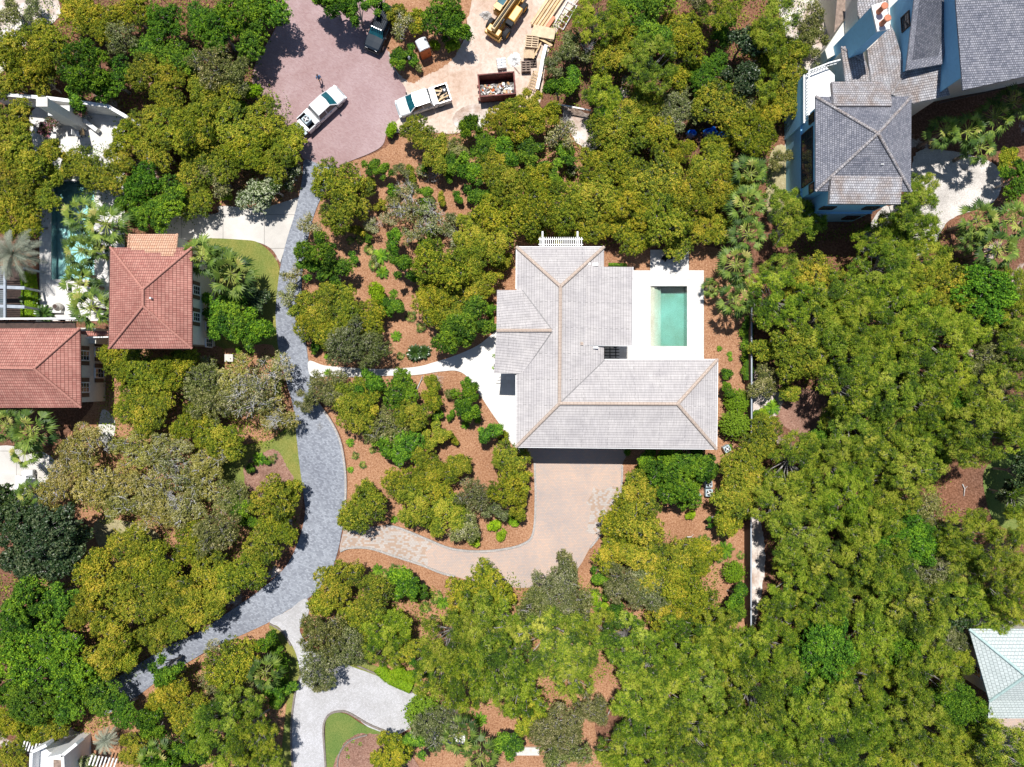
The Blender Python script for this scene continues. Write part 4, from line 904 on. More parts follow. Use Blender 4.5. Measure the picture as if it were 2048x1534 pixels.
for i, (lx, ly) in enumerate(((-2.45, .40), (-2.42, -.42))):
    x, y = place_in(t2, lx, -ly); rt = empty('spare_wheel', (x, y, .8), .3, ('spare wheel with bright hub in the pickup bed, on its south side', 'spare wheel with dull dark hub in the pickup bed, nearest the north side')[1 - i] if False else ('dark hubbed spare wheel in the bed of the lumber loaded pickup', 'bright hubbed spare wheel in the bed of the lumber loaded pickup')[i], 'spare wheel')
    t = MB(); n = 20; pr = [(.2, 0), (.34, 0), (.36, .05), (.36, .19), (.34, .23), (.2, .23)]
    for k in range(n):
        a = 2 * math.pi * k / n
        for r_, zz in pr: t.v.append((math.cos(a) * r_, math.sin(a) * r_, zz))
    for k in range(n):
        for j in range(6): t.f.append((k * 6 + j, ((k + 1) % n) * 6 + j, ((k + 1) % n) * 6 + (j + 1) % 6, k * 6 + (j + 1) % 6))
    t.build('tyre', M['rubber'], rt, local=True); t = MB(); t.lathe((0, 0, .1), [(.2, 0), (.2, .05), (.12, .02), (.07, .06), (.06, .08)], 16); t.build('rim', M['rim' if i == 0 else 'steel'], rt, local=True)
rng = random.Random(3)
x, y = place_in(t2, -1.75, 0.0); root = empty('timber_offcuts', (x, y, .8), t2.rotation_euler.z, 'loose pale timber offcuts piled in the pickup bed', 'timber')
for k in range(13):
    b = MB(); b.box((rng.uniform(-.55, .35), rng.uniform(-.65, .65), .05 + .035 * k), (rng.uniform(.5, 1.1), rng.uniform(.07, .14), .04), rng.uniform(-.9, .9)); b.build('board', M['lumber' if k % 3 else 'palewood'], root, local=True)

# black off road vehicle
q = W(764, 66); Sv = empty('black_off_roader', (q.x, q.y, .1), math.radians(246), 'black off road vehicle with roof rack, half under trees at the edge of the cul-de-sac', 'car')
b = MB(); f = 2.4
loft(b, [sec(f, .5, .98, 1.5), sec(f - .2, .45, 1.08, 1.75), sec(f - .8, .45, 1.16, 1.86), sec(f - 1.35, .45, 1.2, 1.88), sec(-2.2, .45, 1.2, 1.88), sec(-2.35, .5, 1.15, 1.8)]); b.build('body', M['carblack'], Sv, local=True, bevel=.02)
b = MB(); loft(b, [sec(f - 1.95, 1.15, 1.84, 1.5, .08), sec(-2.1, 1.15, 1.86, 1.52, .08), sec(-2.28, 1.15, 1.78, 1.5, .08)]); b.build('cabin', M['carblack'], Sv, local=True, bevel=.02)
g = MB(); g.face([(f - 1.35, -.8, 1.2), (f - 1.35, .8, 1.2), (f - 1.93, .68, 1.83), (f - 1.93, -.68, 1.83)]); g.build('windscreen', M['glass'], Sv, local=True)
for s in (-1, 1):
    g = MB(); g.face([(f - 1.5, s * .90, 1.2), (-2.1, s * .90, 1.2), (-2.1, s * .78, 1.76), (f - 1.95, s * .78, 1.76)]); g.build('side_window', M['winglass'], Sv, local=True)
    wheel(Sv, f - .8, s * .86, .4, .27); wheel(Sv, -1.5, s * .86, .4, .27)
    g = MB(); g.box((f - .05, s * .55, .85), (.12, .24, .24)); g.build('headlight', M['steel'], Sv, local=True)
    g = MB(); g.box((f - 1.55, s * 1.05, 1.2), (.14, .2, .18)); g.build('mirror', M['blackplastic'], Sv, local=True)
g = MB()
for k in range(8): g.box((-.7 - .0 * k, -.62 + .177 * k, 1.97), (2.4, .03, .03))
for xx in (.45, -.7, -1.85): g.box((xx, 0, 1.95), (.05, 1.4, .05))
g.build('roof_rack', M['blackplastic'], Sv, local=True)
g = MB()
for k in range(5): g.box((.54, -.5 + .25 * k, 2.03), (.1, .14, .13))
g.build('light_bar', M['steel'], Sv, local=True)
g = MB(); g.box((f + .06, 0, .62), (.16, 1.7, .16)); g.build('front_bumper', M['blackplastic'], Sv, local=True, bevel=.03)

# portable toilet
q = W(850, 107); Pt = empty('portable_toilet', (q.x, q.y, 0), math.radians(25), 'orange portable toilet with white domed roof in the mulch island', 'portable toilet')
b = MB(); b.box((0, 0, 1.05), (1.12, 1.15, 2.1)); b.build('cabin', M['orange'], Pt, local=True, bevel=.03)
b = MB(); n = 8
for k in range(n):
    a0 = math.pi * k / n; a1 = math.pi * (k + 1) / n
    b.face([(-.6 * math.cos(a0), -.6, 2.1 + .28 * math.sin(a0)), (-.6 * math.cos(a1), -.6, 2.1 + .28 * math.sin(a1)), (-.6 * math.cos(a1), .6, 2.1 + .28 * math.sin(a1)), (-.6 * math.cos(a0), .6, 2.1 + .28 * math.sin(a0))])
for yy in (-.6, .6): b.face([(-.6 * math.cos(math.pi * k / n), yy, 2.1 + .28 * math.sin(math.pi * k / n)) for k in range(n + 1)])
b.build('domed_roof', M['dirtywhite'], Pt, local=True)
b = MB(); b.box((0, -.585, 1.02), (.8, .03, 1.85)); b.build('door', M['orange'], Pt, local=True, bevel=.01)
b = MB(); b.box((.3, -.615, 1.05), (.08, .04, .14)); b.build('handle', M['blackplastic'], Pt, local=True)
b = MB(); b.box((0, 0, .04), (1.2, 1.22, .1)); b.build('skid_base', M['blackplastic'], Pt, local=True)
q = W(822, 128); mp = empty('marker_post', (q.x, q.y, 0), 0, 'white round topped marker post in the mulch island beside the portable toilet', 'post')
b = MB(); b.lathe((0, 0, 0), [(.16, 0), (.16, 1.6), (.14, 1.8), (.08, 1.93), (.02, 1.97)], 14); b.build('post', M['white'], mp, local=True, smooth=True)
b = MB(); b.lathe((0, 0, 1.1), [(.165, 0), (.165, .12)], 14); b.build('band', M['acblue'], mp, local=True)

# telehandler
q = W(1014, 38); Th = empty('telehandler', (q.x, q.y, 0), math.radians(56), 'yellow telescopic handler with long boom parked on the pale dirt', 'telehandler')
b = MB(); b.box((0, 0, .95), (4.6, .95, .55)); b.box((-2.35, 0, 1.2), (.7, 1.5, 1.0)); b.box((-2.6, 0, .9), (.5, 1.9, .5)); b.box((2.2, 0, .8), (.5, 1.3, .4)); b.build('chassis', M['yellow'], Th, local=True, bevel=.06)
b = MB(); b.beam((-2.6, .02, 2.15), (3.6, .02, 1.75), .42, .5); b.build('boom', M['boomtan'], Th, local=True, bevel=.03)
b = MB(); b.beam((1.2, .02, 1.95), (5.2, .02, 1.62), .3, .36); b.build('inner_boom', M['steel'], Th, local=True)
b = MB(); b.beam((-2.4, .10, 2.43), (3.2, .10, 2.07), .05, .06); b.beam((-2.4, -.08, 2.43), (3.2, -.08, 2.07), .04, .06); b.beam((-2.4, .0, 2.42), (3.2, .0, 2.06), .06, .03); b.build('hydraulic_hose', M['blackplastic'], Th, local=True)
b = MB(); b.box((.15, .82, 1.35), (1.75, .86, 1.0)); b.build('cab', M['yellow'], Th, local=True, bevel=.06)
b = MB(); b.box((.35, .82, 2.1), (1.1, .8, .6)); b.build('cab_glass', M['glass'], Th, local=True, bevel=.03)
b = MB(); b.box((-.38, .82, 2.42), (.62, .86, .09)); b.box((.95, .82, 2.42), (.12, .86, .09))
for s in (.4, 1.24): b.box((.3, s, 2.42), (1.3, .06, .09))
for sx, sy in ((.93, .42), (.93, 1.22), (-.22, .42), (-.22, 1.22)): b.box((sx, sy, 2.1), (.07, .07, .65))
b.build('cab_roof', M['yellow'], Th, local=True)
b = MB(); b.box((.35, -.85, 1.3), (1.7, .82, .72)); b.build('engine_cover', M['yellow'], Th, local=True, bevel=.1)
b = MB(); b.box((-.75, -.85, 1.24), (.5, .82, .6)); b.build('grille', M['blackplastic'], Th, local=True, bevel=.04)
for sx in (-1.65, 1.65):
    for s in (-1, 1): wheel(Th, sx, s * 1.02, .62, .45, rim_m='yellow')
b = MB(); b.tube([(-1.65, -1, .62), (-1.65, 1, .62)], .14, 10); b.tube([(1.65, -1, .62), (1.65, 1, .62)], .14, 10); b.build('axle', M['blackplastic'], Th, local=True)
b = MB(); b.box((5.2, 0, 1.2), (.12, 1.3, .9)); b.box((5.7, .35, .8), (1.1, .12, .05)); b.box((5.7, -.35, .8), (1.1, .12, .05)); b.build('fork', M['yellow'], Th, local=True)
b = MB(); b.beam((-2.2, -.25, 1.3), (-.9, -.25, 1.9), .12, .12); b.build('hydraulic_ram', M['steel'], Th, local=True)

# dumpster and its debris
q = W(994, 175, 1.0); Du = empty('dumpster', (q.x, q.y, 0), math.radians(5), 'rusty maroon open dumpster full of building debris', 'dumpster')
L_, D_, Hh = 3.75, 2.25, 1.75
b = MB()
b.box((0, 0, .15), (L_, D_, .1))
for s in (-1, 1): b.box((0, s * (D_ / 2 - .04), Hh / 2 + .1), (L_, .08, Hh)); b.box((s * (L_ / 2 - .04), 0, Hh / 2 + .1), (.08, D_ - .16, Hh))
b.build('shell', M['rust'], Du, local=True)
b = MB()
for s in (-1, 1): b.box((0, s * (D_ / 2), Hh + .1), (L_ + .12, .12, .12)); b.box((s * L_ / 2, 0, Hh + .1), (.12, D_, .12))
for k in range(7): b.box((-L_ / 2 + .3 + k * .52, -D_ / 2 - .03, Hh / 2 + .1), (.08, .08, Hh - .1)); b.box((-L_ / 2 + .3 + k * .52, D_ / 2 + .03, Hh / 2 + .1), (.08, .08, Hh - .1))
b.box((-L_ / 2 - .12, .3, .9), (.16, .16, .5)); b.box((-L_ / 2 - .12, -.9, .5), (.2, .3, .3)); b.build('rim', M['rust'], Du, local=True)
q0 = (q.x, q.y); debris = empty('debris_heap', (q.x, q.y - .25, .25), math.radians(5), 'mixed rubble, boards and paper heaped inside the dumpster', 'debris')
b = MB(); nx, ny = 24, 12
hgt = [[.55 + .25 * math.sin(i * 1.3) * math.cos(j * 1.7) + rng.uniform(-.12, .12) for j in range(ny + 1)] for i in range(nx + 1)]
for i in range(nx):
    for j in range(ny):
        f_ = lambda i, j: (-1.8 + 3.6 * i / nx, -.82 + 1.55 * j / ny, hgt[i][j])
        b.face([f_(i, j), f_(i + 1, j), f_(i + 1, j + 1), f_(i, j + 1)])
b.build('rubble', M['rubble'], debris, local=True)
for mname, nn in (('cardboard', 16), ('palewood', 12), ('white', 26), ('orange', 5), ('redpaint', 2), ('tarp', 2), ('rubble', 26)):
    b = MB()
    for k in range(nn):
        s = rng.uniform(.1, .42); b.box((rng.uniform(-1.6, 1.6), rng.uniform(-.75, .6), .75 + rng.uniform(-.05, .25)), (s, s * rng.uniform(.3, .9), rng.uniform(.03, .14)), rng.uniform(0, 3), rng.uniform(-.5, .5), rng.uniform(-.5, .5))
    b.build({'cardboard': 'cardboard_scrap', 'palewood': 'plywood_scrap', 'white': 'white_scrap', 'orange': 'orange_scrap', 'redpaint': 'red_scrap', 'tarp': 'blue_scrap', 'rubble': 'brick_scrap'}[mname], M[mname], debris, local=True)

# pallets
def pallet_stack(px, py, n, rz, w, d, label, top='palewood', rows=6, z0=0.0):
    q = W(px, py, n * .14); root = empty('pallet', (q.x, q.y, z0), rz, label, 'pallet stack', 'pallet stacks beside the site wall')
    for k in range(n):
        b = MB(); z = k * .14
        for i in range(3): b.box((-w / 2 + .06 + i * (w - .12) / 2, 0, z + .05), (.1, d, .09))
        for i in range(rows): b.box((0, -d / 2 + .05 + i * (d - .1) / (rows - 1), z + .115), (w, .1 if rows < 9 else .05, .025))
        b.build('pallet_deck', M[top], root, local=True)
    return root
pallet_stack(1064, 82, 6, -.08, 1.4, 1.3, 'tall stack of pale pallets with square gaps below the plywood')
pallet_stack(1058, 106, 4, 0, 1.15, 1.0, 'stack of pale pallets between the square gapped stack and the dark one', rows=9)
pallet_stack(1052, 132, 5, .03, 1.0, 1.1, 'dark weathered pallet stack nearest the dumpster', 'oldwood', 5)
pallet_stack(1064, 122, 2, .05, 1.0, 1.2, 'low dark pallet pile behind the weathered stack', 'darkwood', 5)
q = W(1070, 160, .8); lt = empty('lattice_crate', (q.x, q.y, 0), -.35, 'open wooden lattice frame leaning by the site wall', 'crate')
b = MB()
for k in range(6): b.box((-.5 + .2 * k, 0, .5 + .1 * k), (.05, 2.0, .05), 0, 0, -.4)
for k in range(7): b.box((0, -.95 + .31 * k, .75), (1.2, .05, .05), 0, 0, -.4)
b.build('slat', M['lumber'], lt, local=True)
b = MB()
for sx in (-.5, .5): b.box((sx, .9, .4), (.06, .06, .8 + sx * .3)); b.box((sx, -.9, .4), (.06, .06, .8 + sx * .3))
b.build('post', M['oldwood'], lt, local=True)
# stacked lumber and plywood
q = W(1098, 20); lm = empty('lumber_stack', (q.x, q.y, 0), math.radians(56), 'long stack of fresh yellow boards running up past the plywood', 'lumber')
for k in range(10):
    b = MB(); b.box((0, -.72 + .16 * k, .12 + .18 * (k % 2 == 0) + .1), (4.6 + (k % 3) * .25, .145, .3)); b.build('board', M['lumber' if k % 4 else 'palewood'], lm, local=True)
b = MB(); b.box((-1.3, -.95, .3), (1.6, .35, .4)); b.build('orange_board', M['orange'], lm, local=True).name = 'orange_board'
q = W(1086, 64, .9); pl = empty('plywood_stack', (q.x, q.y, 0), math.radians(-17), 'stack of pale plywood sheets laid across the lumber', 'plywood')
for k in range(5):
    b = MB(); b.box((.03 * k, .05 * (k % 2), .7 + .05 * k), (2.3, 1.15, .035), .03 * k); b.build('sheet', M['palewood'], pl, local=True)
b = MB(); b.box((0, -.3, .34), (2.2, .12, .66)); b.box((0, .35, .34), (2.2, .12, .66)); b.build('bearer', M['oldwood'], pl, local=True)
b = MB(); b.box((.2, -.72, .62), (2.3, .2, .03), -.2); b.box((1.15, .1, .62), (.3, 1.3, .03), .1); b.build('offcut', M['lumber'], pl, local=True)
q = W(1074, 100, .9); o = MB().box((0, 0, 0), (2.2, .14, .05), 1.15, 0, .25).build('leaning_plank', M['lumber']); o.location = (q.x, q.y, .75); tag(o, 'single orange plank leaning against the pallet stacks', 'plank')
# scaffold frames
q = W(1131, 30, .3); sf = empty('scaffold_frame', (q.x, q.y, 0), math.radians(60), 'white steel scaffold frame lying in the scrub by the lumber', 'scaffold')
b = MB()
for yy in (-.55, .55): b.tube([(-1.5, yy, .3), (1.5, yy, .3)], .045, 8)
for k in range(5): b.tube([(-1.45 + .72 * k, -.55, .3), (-1.45 + .72 * k, .55, .3)], .035, 8)
for sx in (-1.4, 1.4):
    for yy in (-.55, .55): b.tube([(sx, yy, 0), (sx, yy, .3)], .04, 6)
b.build('frame', M['white'], sf, local=True)
# wrapped sacks on a pallet, loose plastic, rubble pile
q = W(1003, 126, .6); sk = empty('sack_pallet', (q.x, q.y, 0), .12, 'pallet of white wrapped sacks left of the crumpled plastic', 'sacks')
b = MB()
for i in range(2):
    for j in range(4):
        for k in range(3): b.box((-.24 + .48 * i, -.42 + .28 * j, .28 + .16 * k), (.46, .26, .15))
b.build('sack', M['dirtywhite'], sk, local=True, bevel=.04)
b = MB()
for k in range(3): b.box((-.42 + .42 * k, 0, .06), (.1, 1.15, .1))
b.box((0, 0, .14), (1.0, 1.15, .04)); b.build('pallet_deck', M['oldwood'], sk, local=True)
def heap(name, px, py, rx, ry, h, m, label, cat, seed, jag=.35, n=26):
    rg = random.Random(seed); q = W(px, py); b = MB(); rings = 7
    P = [[(q.x + rx * (i / rings) * math.cos(2 * math.pi * k / n) * (1 + rg.uniform(-jag, jag) * (i / rings)), q.y + ry * (i / rings) * math.sin(2 * math.pi * k / n) * (1 + rg.uniform(-jag, jag) * (i / rings)), max(.06, h * (1 - (i / rings) ** 1.5) * rg.uniform(.5, 1.2)) if i < rings else .02) for k in range(n)] for i in range(1, rings + 1)]
    for k in range(n): b.face([(q.x, q.y, h), P[0][k], P[0][(k + 1) % n]])
    for i in range(rings - 1):
        for k in range(n): b.face([P[i][k], P[i + 1][k], P[i + 1][(k + 1) % n], P[i][(k + 1) % n]])
    o = b.build(name, m); tag(o, label, cat); return o
heap('plastic_sheeting', 1029, 121, .75, .85, .45, M['white'], 'crumpled white plastic sheeting beside the pallet stacks', 'plastic sheet', 4)
heap('rubble_pile', 972, 32, .8, .65, .35, M['rubble'], 'small pile of pale broken rubble west of the telehandler', 'rubble', 5)
heap('sand_heap', 940, 236, 1.9, 1.1, .35, M['sand'], 'bright white sand heap between the loaded pickup and dumpster', 'sand heap', 6, .25)
o = MB().box((0, 0, .05), (.9, .14, .06), -.9).build('loose_board', M['oldwood']); q = W(1034, 142); o.location = (q.x, q.y, .03); tag(o, 'brown board lying on dirt above the dumpster corner', 'plank')

# condensers by the house, tarps, urn, furniture
for i, (px, py, rz, sz, lb) in enumerate(((1419, 986, 0, .78, 'condenser unit with dark round fan in the open mulch'), (1418, 968, .05, .78, 'condenser unit partly covered by the dark green tree'), (1455, 898, .5, .7, 'lone condenser unit by the house corner and hedge'))):
    q = W(px, py, .9); ac_unit(q.x, q.y, 0, rz, sz, lb, .85)
q = W(1398, 992, .8); pu = empty('pool_pump', (q.x, q.y, 0), .1, 'small pale pump box with white pipe beside the condensers', 'pump')
b = MB(); b.box((0, 0, .4), (.5, .42, .7)); b.build('casing', M['acblue'], pu, local=True, bevel=.04)
b = MB(); b.tube([(.1, -.2, .3), (.1, -.7, .3), (0, -.75, .1)], .05, 8); b.build('pipe', M['white'], pu, local=True)
for px, py, s, lb in ((1371, 283, .5, 'small blue tarpaulin patch among oaks, western one'), (1409, 280, .7, 'blue tarpaulin half hidden by oaks, middle of three'), (1432, 287, .6, 'blue tarpaulin beside grey twigs, eastern of three')):
    o = heap('tarpaulin', px, py, s, s * .6, 3.1, M['tarp'], lb, 'tarpaulin', px, .3, 12); o['group'] = 'blue tarpaulins under the oaks'
    for v in o.data.vertices:
        if v.co.z < 1: v.co.z += 2.4
q = W(112, 613, .9); u = empty('clay_urn', (q.x, q.y, 0), 0, 'large pale urn standing at the south end of the pool patio', 'urn')
b = MB(); b.lathe((0, 0, 0), [(.22, 0), (.42, .3), (.46, .6), (.3, .95), (.24, 1.02), (.3, 1.1)], 20); b.build('pot', M['stone'], u, local=True, smooth=True)
b = MB(); b.lathe((0, 0, 1.09), [(.25, 0), (.2, .02)], 20); b.build('mouth', M['darkwood'], u, local=True)
o = MB().box((0, 0, .3), (2.2, .25, .6)).build('low_wall', M['stucco']); q = W(108, 624); o.location = (q.x, q.y, 0); tag(o, 'low white wall below the urn', 'wall')
def chair(px, py, rz, m, label, name='patio_chair', cat='chair', group='patio chairs'):
    q = W(px, py, .5); r = empty(name, (q.x, q.y, .15), rz, label, cat, group)
    b = MB(); b.box((0, 0, .42), (.55, .55, .08)); b.build('seat', m, r, local=True, bevel=.02)
    b = MB(); b.box((0, .3, .72), (.55, .07, .6), 0, -.2); b.build('backrest', m, r, local=True, bevel=.02)
    for sx in (-.24, .24):
        for sy in (-.24, .24): b = MB(); b.box((sx, sy, .2), (.05, .05, .4)); b.build('leg', M['blackplastic'], r, local=True)
chair(1352, 519, .5, M['stone'], 'pale chair with its seat in the sun beyond the pool'); chair(1329, 517, 2.5, M['blackplastic'], 'dark chair in the tree shade beyond the pool')
q = W(1340, 510, .7); r = empty('round_table', (q.x, q.y, .15), 0, 'dark round table between two chairs on the shaded terrace', 'table')
b = MB(); b.tube([(0, 0, .7), (0, 0, .74)], .5, 24); b.build('tabletop', M['blackplastic'], r, local=True); b = MB(); b.tube([(0, 0, 0), (0, 0, .7)], .05, 8); b.tube([(0, 0, 0), (0, 0, .03)], .3, 16); b.build('pedestal', M['blackplastic'], r, local=True)
q = W(105, 271, .75); r = empty('patio_table', (q.x, q.y, .1), 0, 'square white table inside the curved seat wall', 'table')
b = MB(); b.box((0, 0, .72), (.85, .75, .05)); b.build('tabletop', M['white'], r, local=True)
for sx in (-.36, .36):
    for sy in (-.3, .3): b = MB(); b.box((sx, sy, .35), (.06, .06, .7)); b.build('leg', M['white'], r, local=True)
for px, py, rz, lb in ((157, 268, 1.5, 'white patio chair east of the hearth'), (164, 266, -1.5, 'tan backed patio chair east of the hearth')): chair(px, py, rz, M['white'] if px == 157 else M['lumber'], lb)
# entry planters
q = W(988, 700, .6)
# golf cart
q = W(42, 966, 1.8); gc = empty('golf_cart', (q.x, q.y, 0), math.radians(90), 'white roofed golf cart parked in palm shade at the west edge', 'golf cart')
b = MB(); b.box((0, 0, 1.85), (1.55, 1.12, .07)); b.build('roof', M['white'], gc, local=True, bevel=.03)
b = MB(); loft(b, [sec(1.25, .25, .7, 1.0, .08), sec(.6, .22, .85, 1.15, .08), sec(.35, .22, .4, 1.15, .05), sec(-.3, .22, .42, 1.15, .05), sec(-.4, .22, .7, 1.15, .08), sec(-1.2, .25, .72, 1.1, .08)]); b.build('body', M['carwhite'], gc, local=True)
b = MB(); b.box((-.35, 0, .78), (.5, 1.0, .14)); b.box((-.62, 0, 1.05), (.12, 1.0, .45)); b.build('seat', M['stone'], gc, local=True, bevel=.03)
for sx in (-.7, .7):
    for sy in (-.5, .5): b = MB(); b.box((sx, sy, 1.3), (.04, .04, 1.1)); b.build('roof_post', M['blackplastic'], gc, local=True); wheel(gc, sx * 1.15, sy, .23, .2)
q = W(53, 948, .5); o = MB().box((0, 0, .3), (.9, .6, .6)).build('storage_bin', M['white'], bevel=.03); o.location = (q.x, q.y, .02); tag(o, 'small white bin north east of the golf cart', 'bin')
q = W(1054, 1501); o = MB().box((0, 0, .12), (2.6, .85, .24)).build('stone_bench', M['stone'], bevel=.02); o.location = (q.x, q.y, 0); tag(o, 'long pale stone bench on mulch near the south edge', 'bench')
q = W(458, 716, .6); o = MB().box((0, 0, .35), (.9, .8, .7)).build('utility_box', M['stone'], bevel=.03); o.location = (q.x, q.y, 0); tag(o, 'pale utility box in the mulch south east of the terracotta pavilion', 'utility box')
st_ = MB()
for k in range(7): q = W(214 - .6 * k, 826 + 8 * k); st_.box((q.x, q.y, .03), (.6, .34, .06), .1 * (k % 3))
o = st_.build('stepping_path', M['stone']); tag(o, kind='structure')
# fallen hose / pale stick items in mulch
def stick(px0, py0, px1, py1, r, label, m='deadwood'):
    a = W(px0, py0, .1); b_ = W(px1, py1, .15); mid = (a + b_) / 2 + Vector((.1, .15, .1)); mb = MB(); mb.tube([a, mid, b_], [r, r * .8, r * .5], 7); mb.tube([mid, mid + Vector((.25, .3, .1))], [r * .5, r * .2], 6)
    o = mb.build('fallen_branch', M[m]); tag(o, label, 'branch', 'bleached fallen branches')
stick(830, 533, 838, 534, .04, 'short bleached branch between small bushes north of the garden path')
stick(1374, 1074, 1386, 1078, .07, 'short thick bleached branch on mulch south of the condensers')
stick(834, 778, 845, 752, .06, 'curved bleached branch on mulch just south of the garden path')
stick(1925, 968, 1928, 992, .06, 'thin branch lying on the brown clearing near the shaded lawn')
stick(1216, 1430, 1226, 1395, .05, 'forked grey branch on the pale mulch opening near the south edge')

# ------------------------------------------------------------------ person
def person(px, py, rz, label):
    q = W(px, py)
    V = []; Ed = []; Rd = []
    def a(p, r, par=None):
        V.append(p); Rd.append(r); i = len(V) - 1
        if par is not None: Ed.append((par, i))
        return i
    pel = a((0, 0, .95), (.15, .11)); wa = a((0, 0, 1.12), (.135, .10), pel); che = a((0, .01, 1.32), (.165, .12), wa); nb = a((0, 0, 1.46), (.085, .075), che)
    nk = a((0, .01, 1.53), (.055, .055), nb); h1 = a((0, .03, 1.62), (.085, .10), nk); h2 = a((0, .02, 1.70), (.075, .09), h1); a((0, .02, 1.75), (.04, .05), h2)
    a((0, .135, 1.62), (.014, .014), h1)
    for s in (-1, 1):
        sh_ = a((s * .19, 0, 1.42), (.06, .06), che); el = a((s * .25, .06, 1.16), (.045, .045), sh_); wr = a((s * .14, .26, 1.17), (.032, .03), el); pm = a((s * .10, .33, 1.19), (.038, .02), wr)
        for k in range(4):
            f1 = a((s * (.10 - .02 * k + .02), .385, 1.20 + .004 * k), (.010, .010), pm); a((s * (.085 - .018 * k + .02), .42 - .006 * k, 1.185), (.008, .008), f1)
        t = a((s * .13, .345, 1.215), (.010, .010), pm); a((s * .12, .375, 1.23), (.008, .008), t)
        hp = a((s * .09, 0, .90), (.09, .09), pel); kn = a((s * .11, .03 + .02 * s, .5), (.062, .062), hp); an = a((s * .13, -.02 + .03 * s, .1), (.042, .042), kn); a((s * .14, .13 + .03 * s, .04), (.04, .03), an)
        e = a((s * .09, .02, 1.61), (.012, .02), h1)
    me = bpy.data.meshes.new('tmp'); me.from_pydata(V, Ed, []); o = bpy.data.objects.new('tmp', me); COL.objects.link(o)
    sk = o.modifiers.new('s', 'SKIN'); o.modifiers.new('u', 'SUBSURF').render_levels = 2; o.modifiers['u'].levels = 2
    sv = me.skin_vertices[0].data
    for i, r in enumerate(Rd): sv[i].radius = r
    sv[0].use_root = True
    bpy.context.view_layer.update(); dg = bpy.context.evaluated_depsgraph_get(); m2 = bpy.data.meshes.new_from_object(o.evaluated_get(dg))
    bpy.data.objects.remove(o)
    for k in ('shirt', 'denim', 'skin'): m2.materials.append(M[k])
    for p in m2.polygons:
        c = p.center
        p.material_index = 2 if (c.z > 1.49 or c.y > .15 and c.z > 1) else (1 if c.z < .98 and abs(c.x) < .28 else 0)
        if c.z > 1.0 and c.z < 1.49 and c.y <= .15: p.material_index = 0
        p.use_smooth = True
    ob = bpy.data.objects.new('person', m2); link(ob); ob.location = (q.x, q.y, .1); ob.rotation_euler = (0, 0, rz); tag(ob, label, 'person')
    hb = MB()
    n = 12
    for i in range(5):
        for k in range(n): pass
    hb.lathe((0, -.005, 1.63), [(.098, 0), (.104, .05), (.09, .10), (.05, .14), (.01, .15)], 12); hb.build('hair', M['hair'], ob, local=True, smooth=True)
person(643, 164, math.radians(200), 'person in blue shirt and dark trousers standing on the rose brick circle')

# ------------------------------------------------------------------ plants
def leaf_mesh(name, P, Nn, size, aspect, tone, rng, m, droop=None):
    """P centres (n,3); Nn normals; one diamond leaf clump each"""
    n = len(P); 
    r = rng.normal(size=(n, 3)); t = np.cross(Nn, r); t /= np.linalg.norm(t, axis=1)[:, None] + 1e-9; b = np.cross(Nn, t)
    s = (size * rng.uniform(.65, 1.3, n))[:, None]
    bend = Nn * s * 0.18
    v = np.stack([P - t * s * .5 - bend, P - b * s * .5 * aspect, P + t * s * .5 - bend, P + b * s * .5 * aspect], 1).reshape(-1, 3)
    me = bpy.data.meshes.new(name); me.vertices.add(4 * n); me.vertices.foreach_set('co', v.astype(np.float32).ravel())
    me.loops.add(4 * n); me.loops.foreach_set('vertex_index', np.arange(4 * n, dtype=np.int32))
    me.polygons.add(n); me.polygons.foreach_set('loop_start', np.arange(0, 4 * n, 4, dtype=np.int32))
    at = me.attributes.new('tone', 'FLOAT', 'FACE'); at.data.foreach_set('value', np.clip(tone, 0, 1).astype(np.float32))
    me.materials.append(m); me.update(calc_edges=True)
    return me
def unit(a): return a / (np.linalg.norm(a, axis=1)[:, None] + 1e-9)
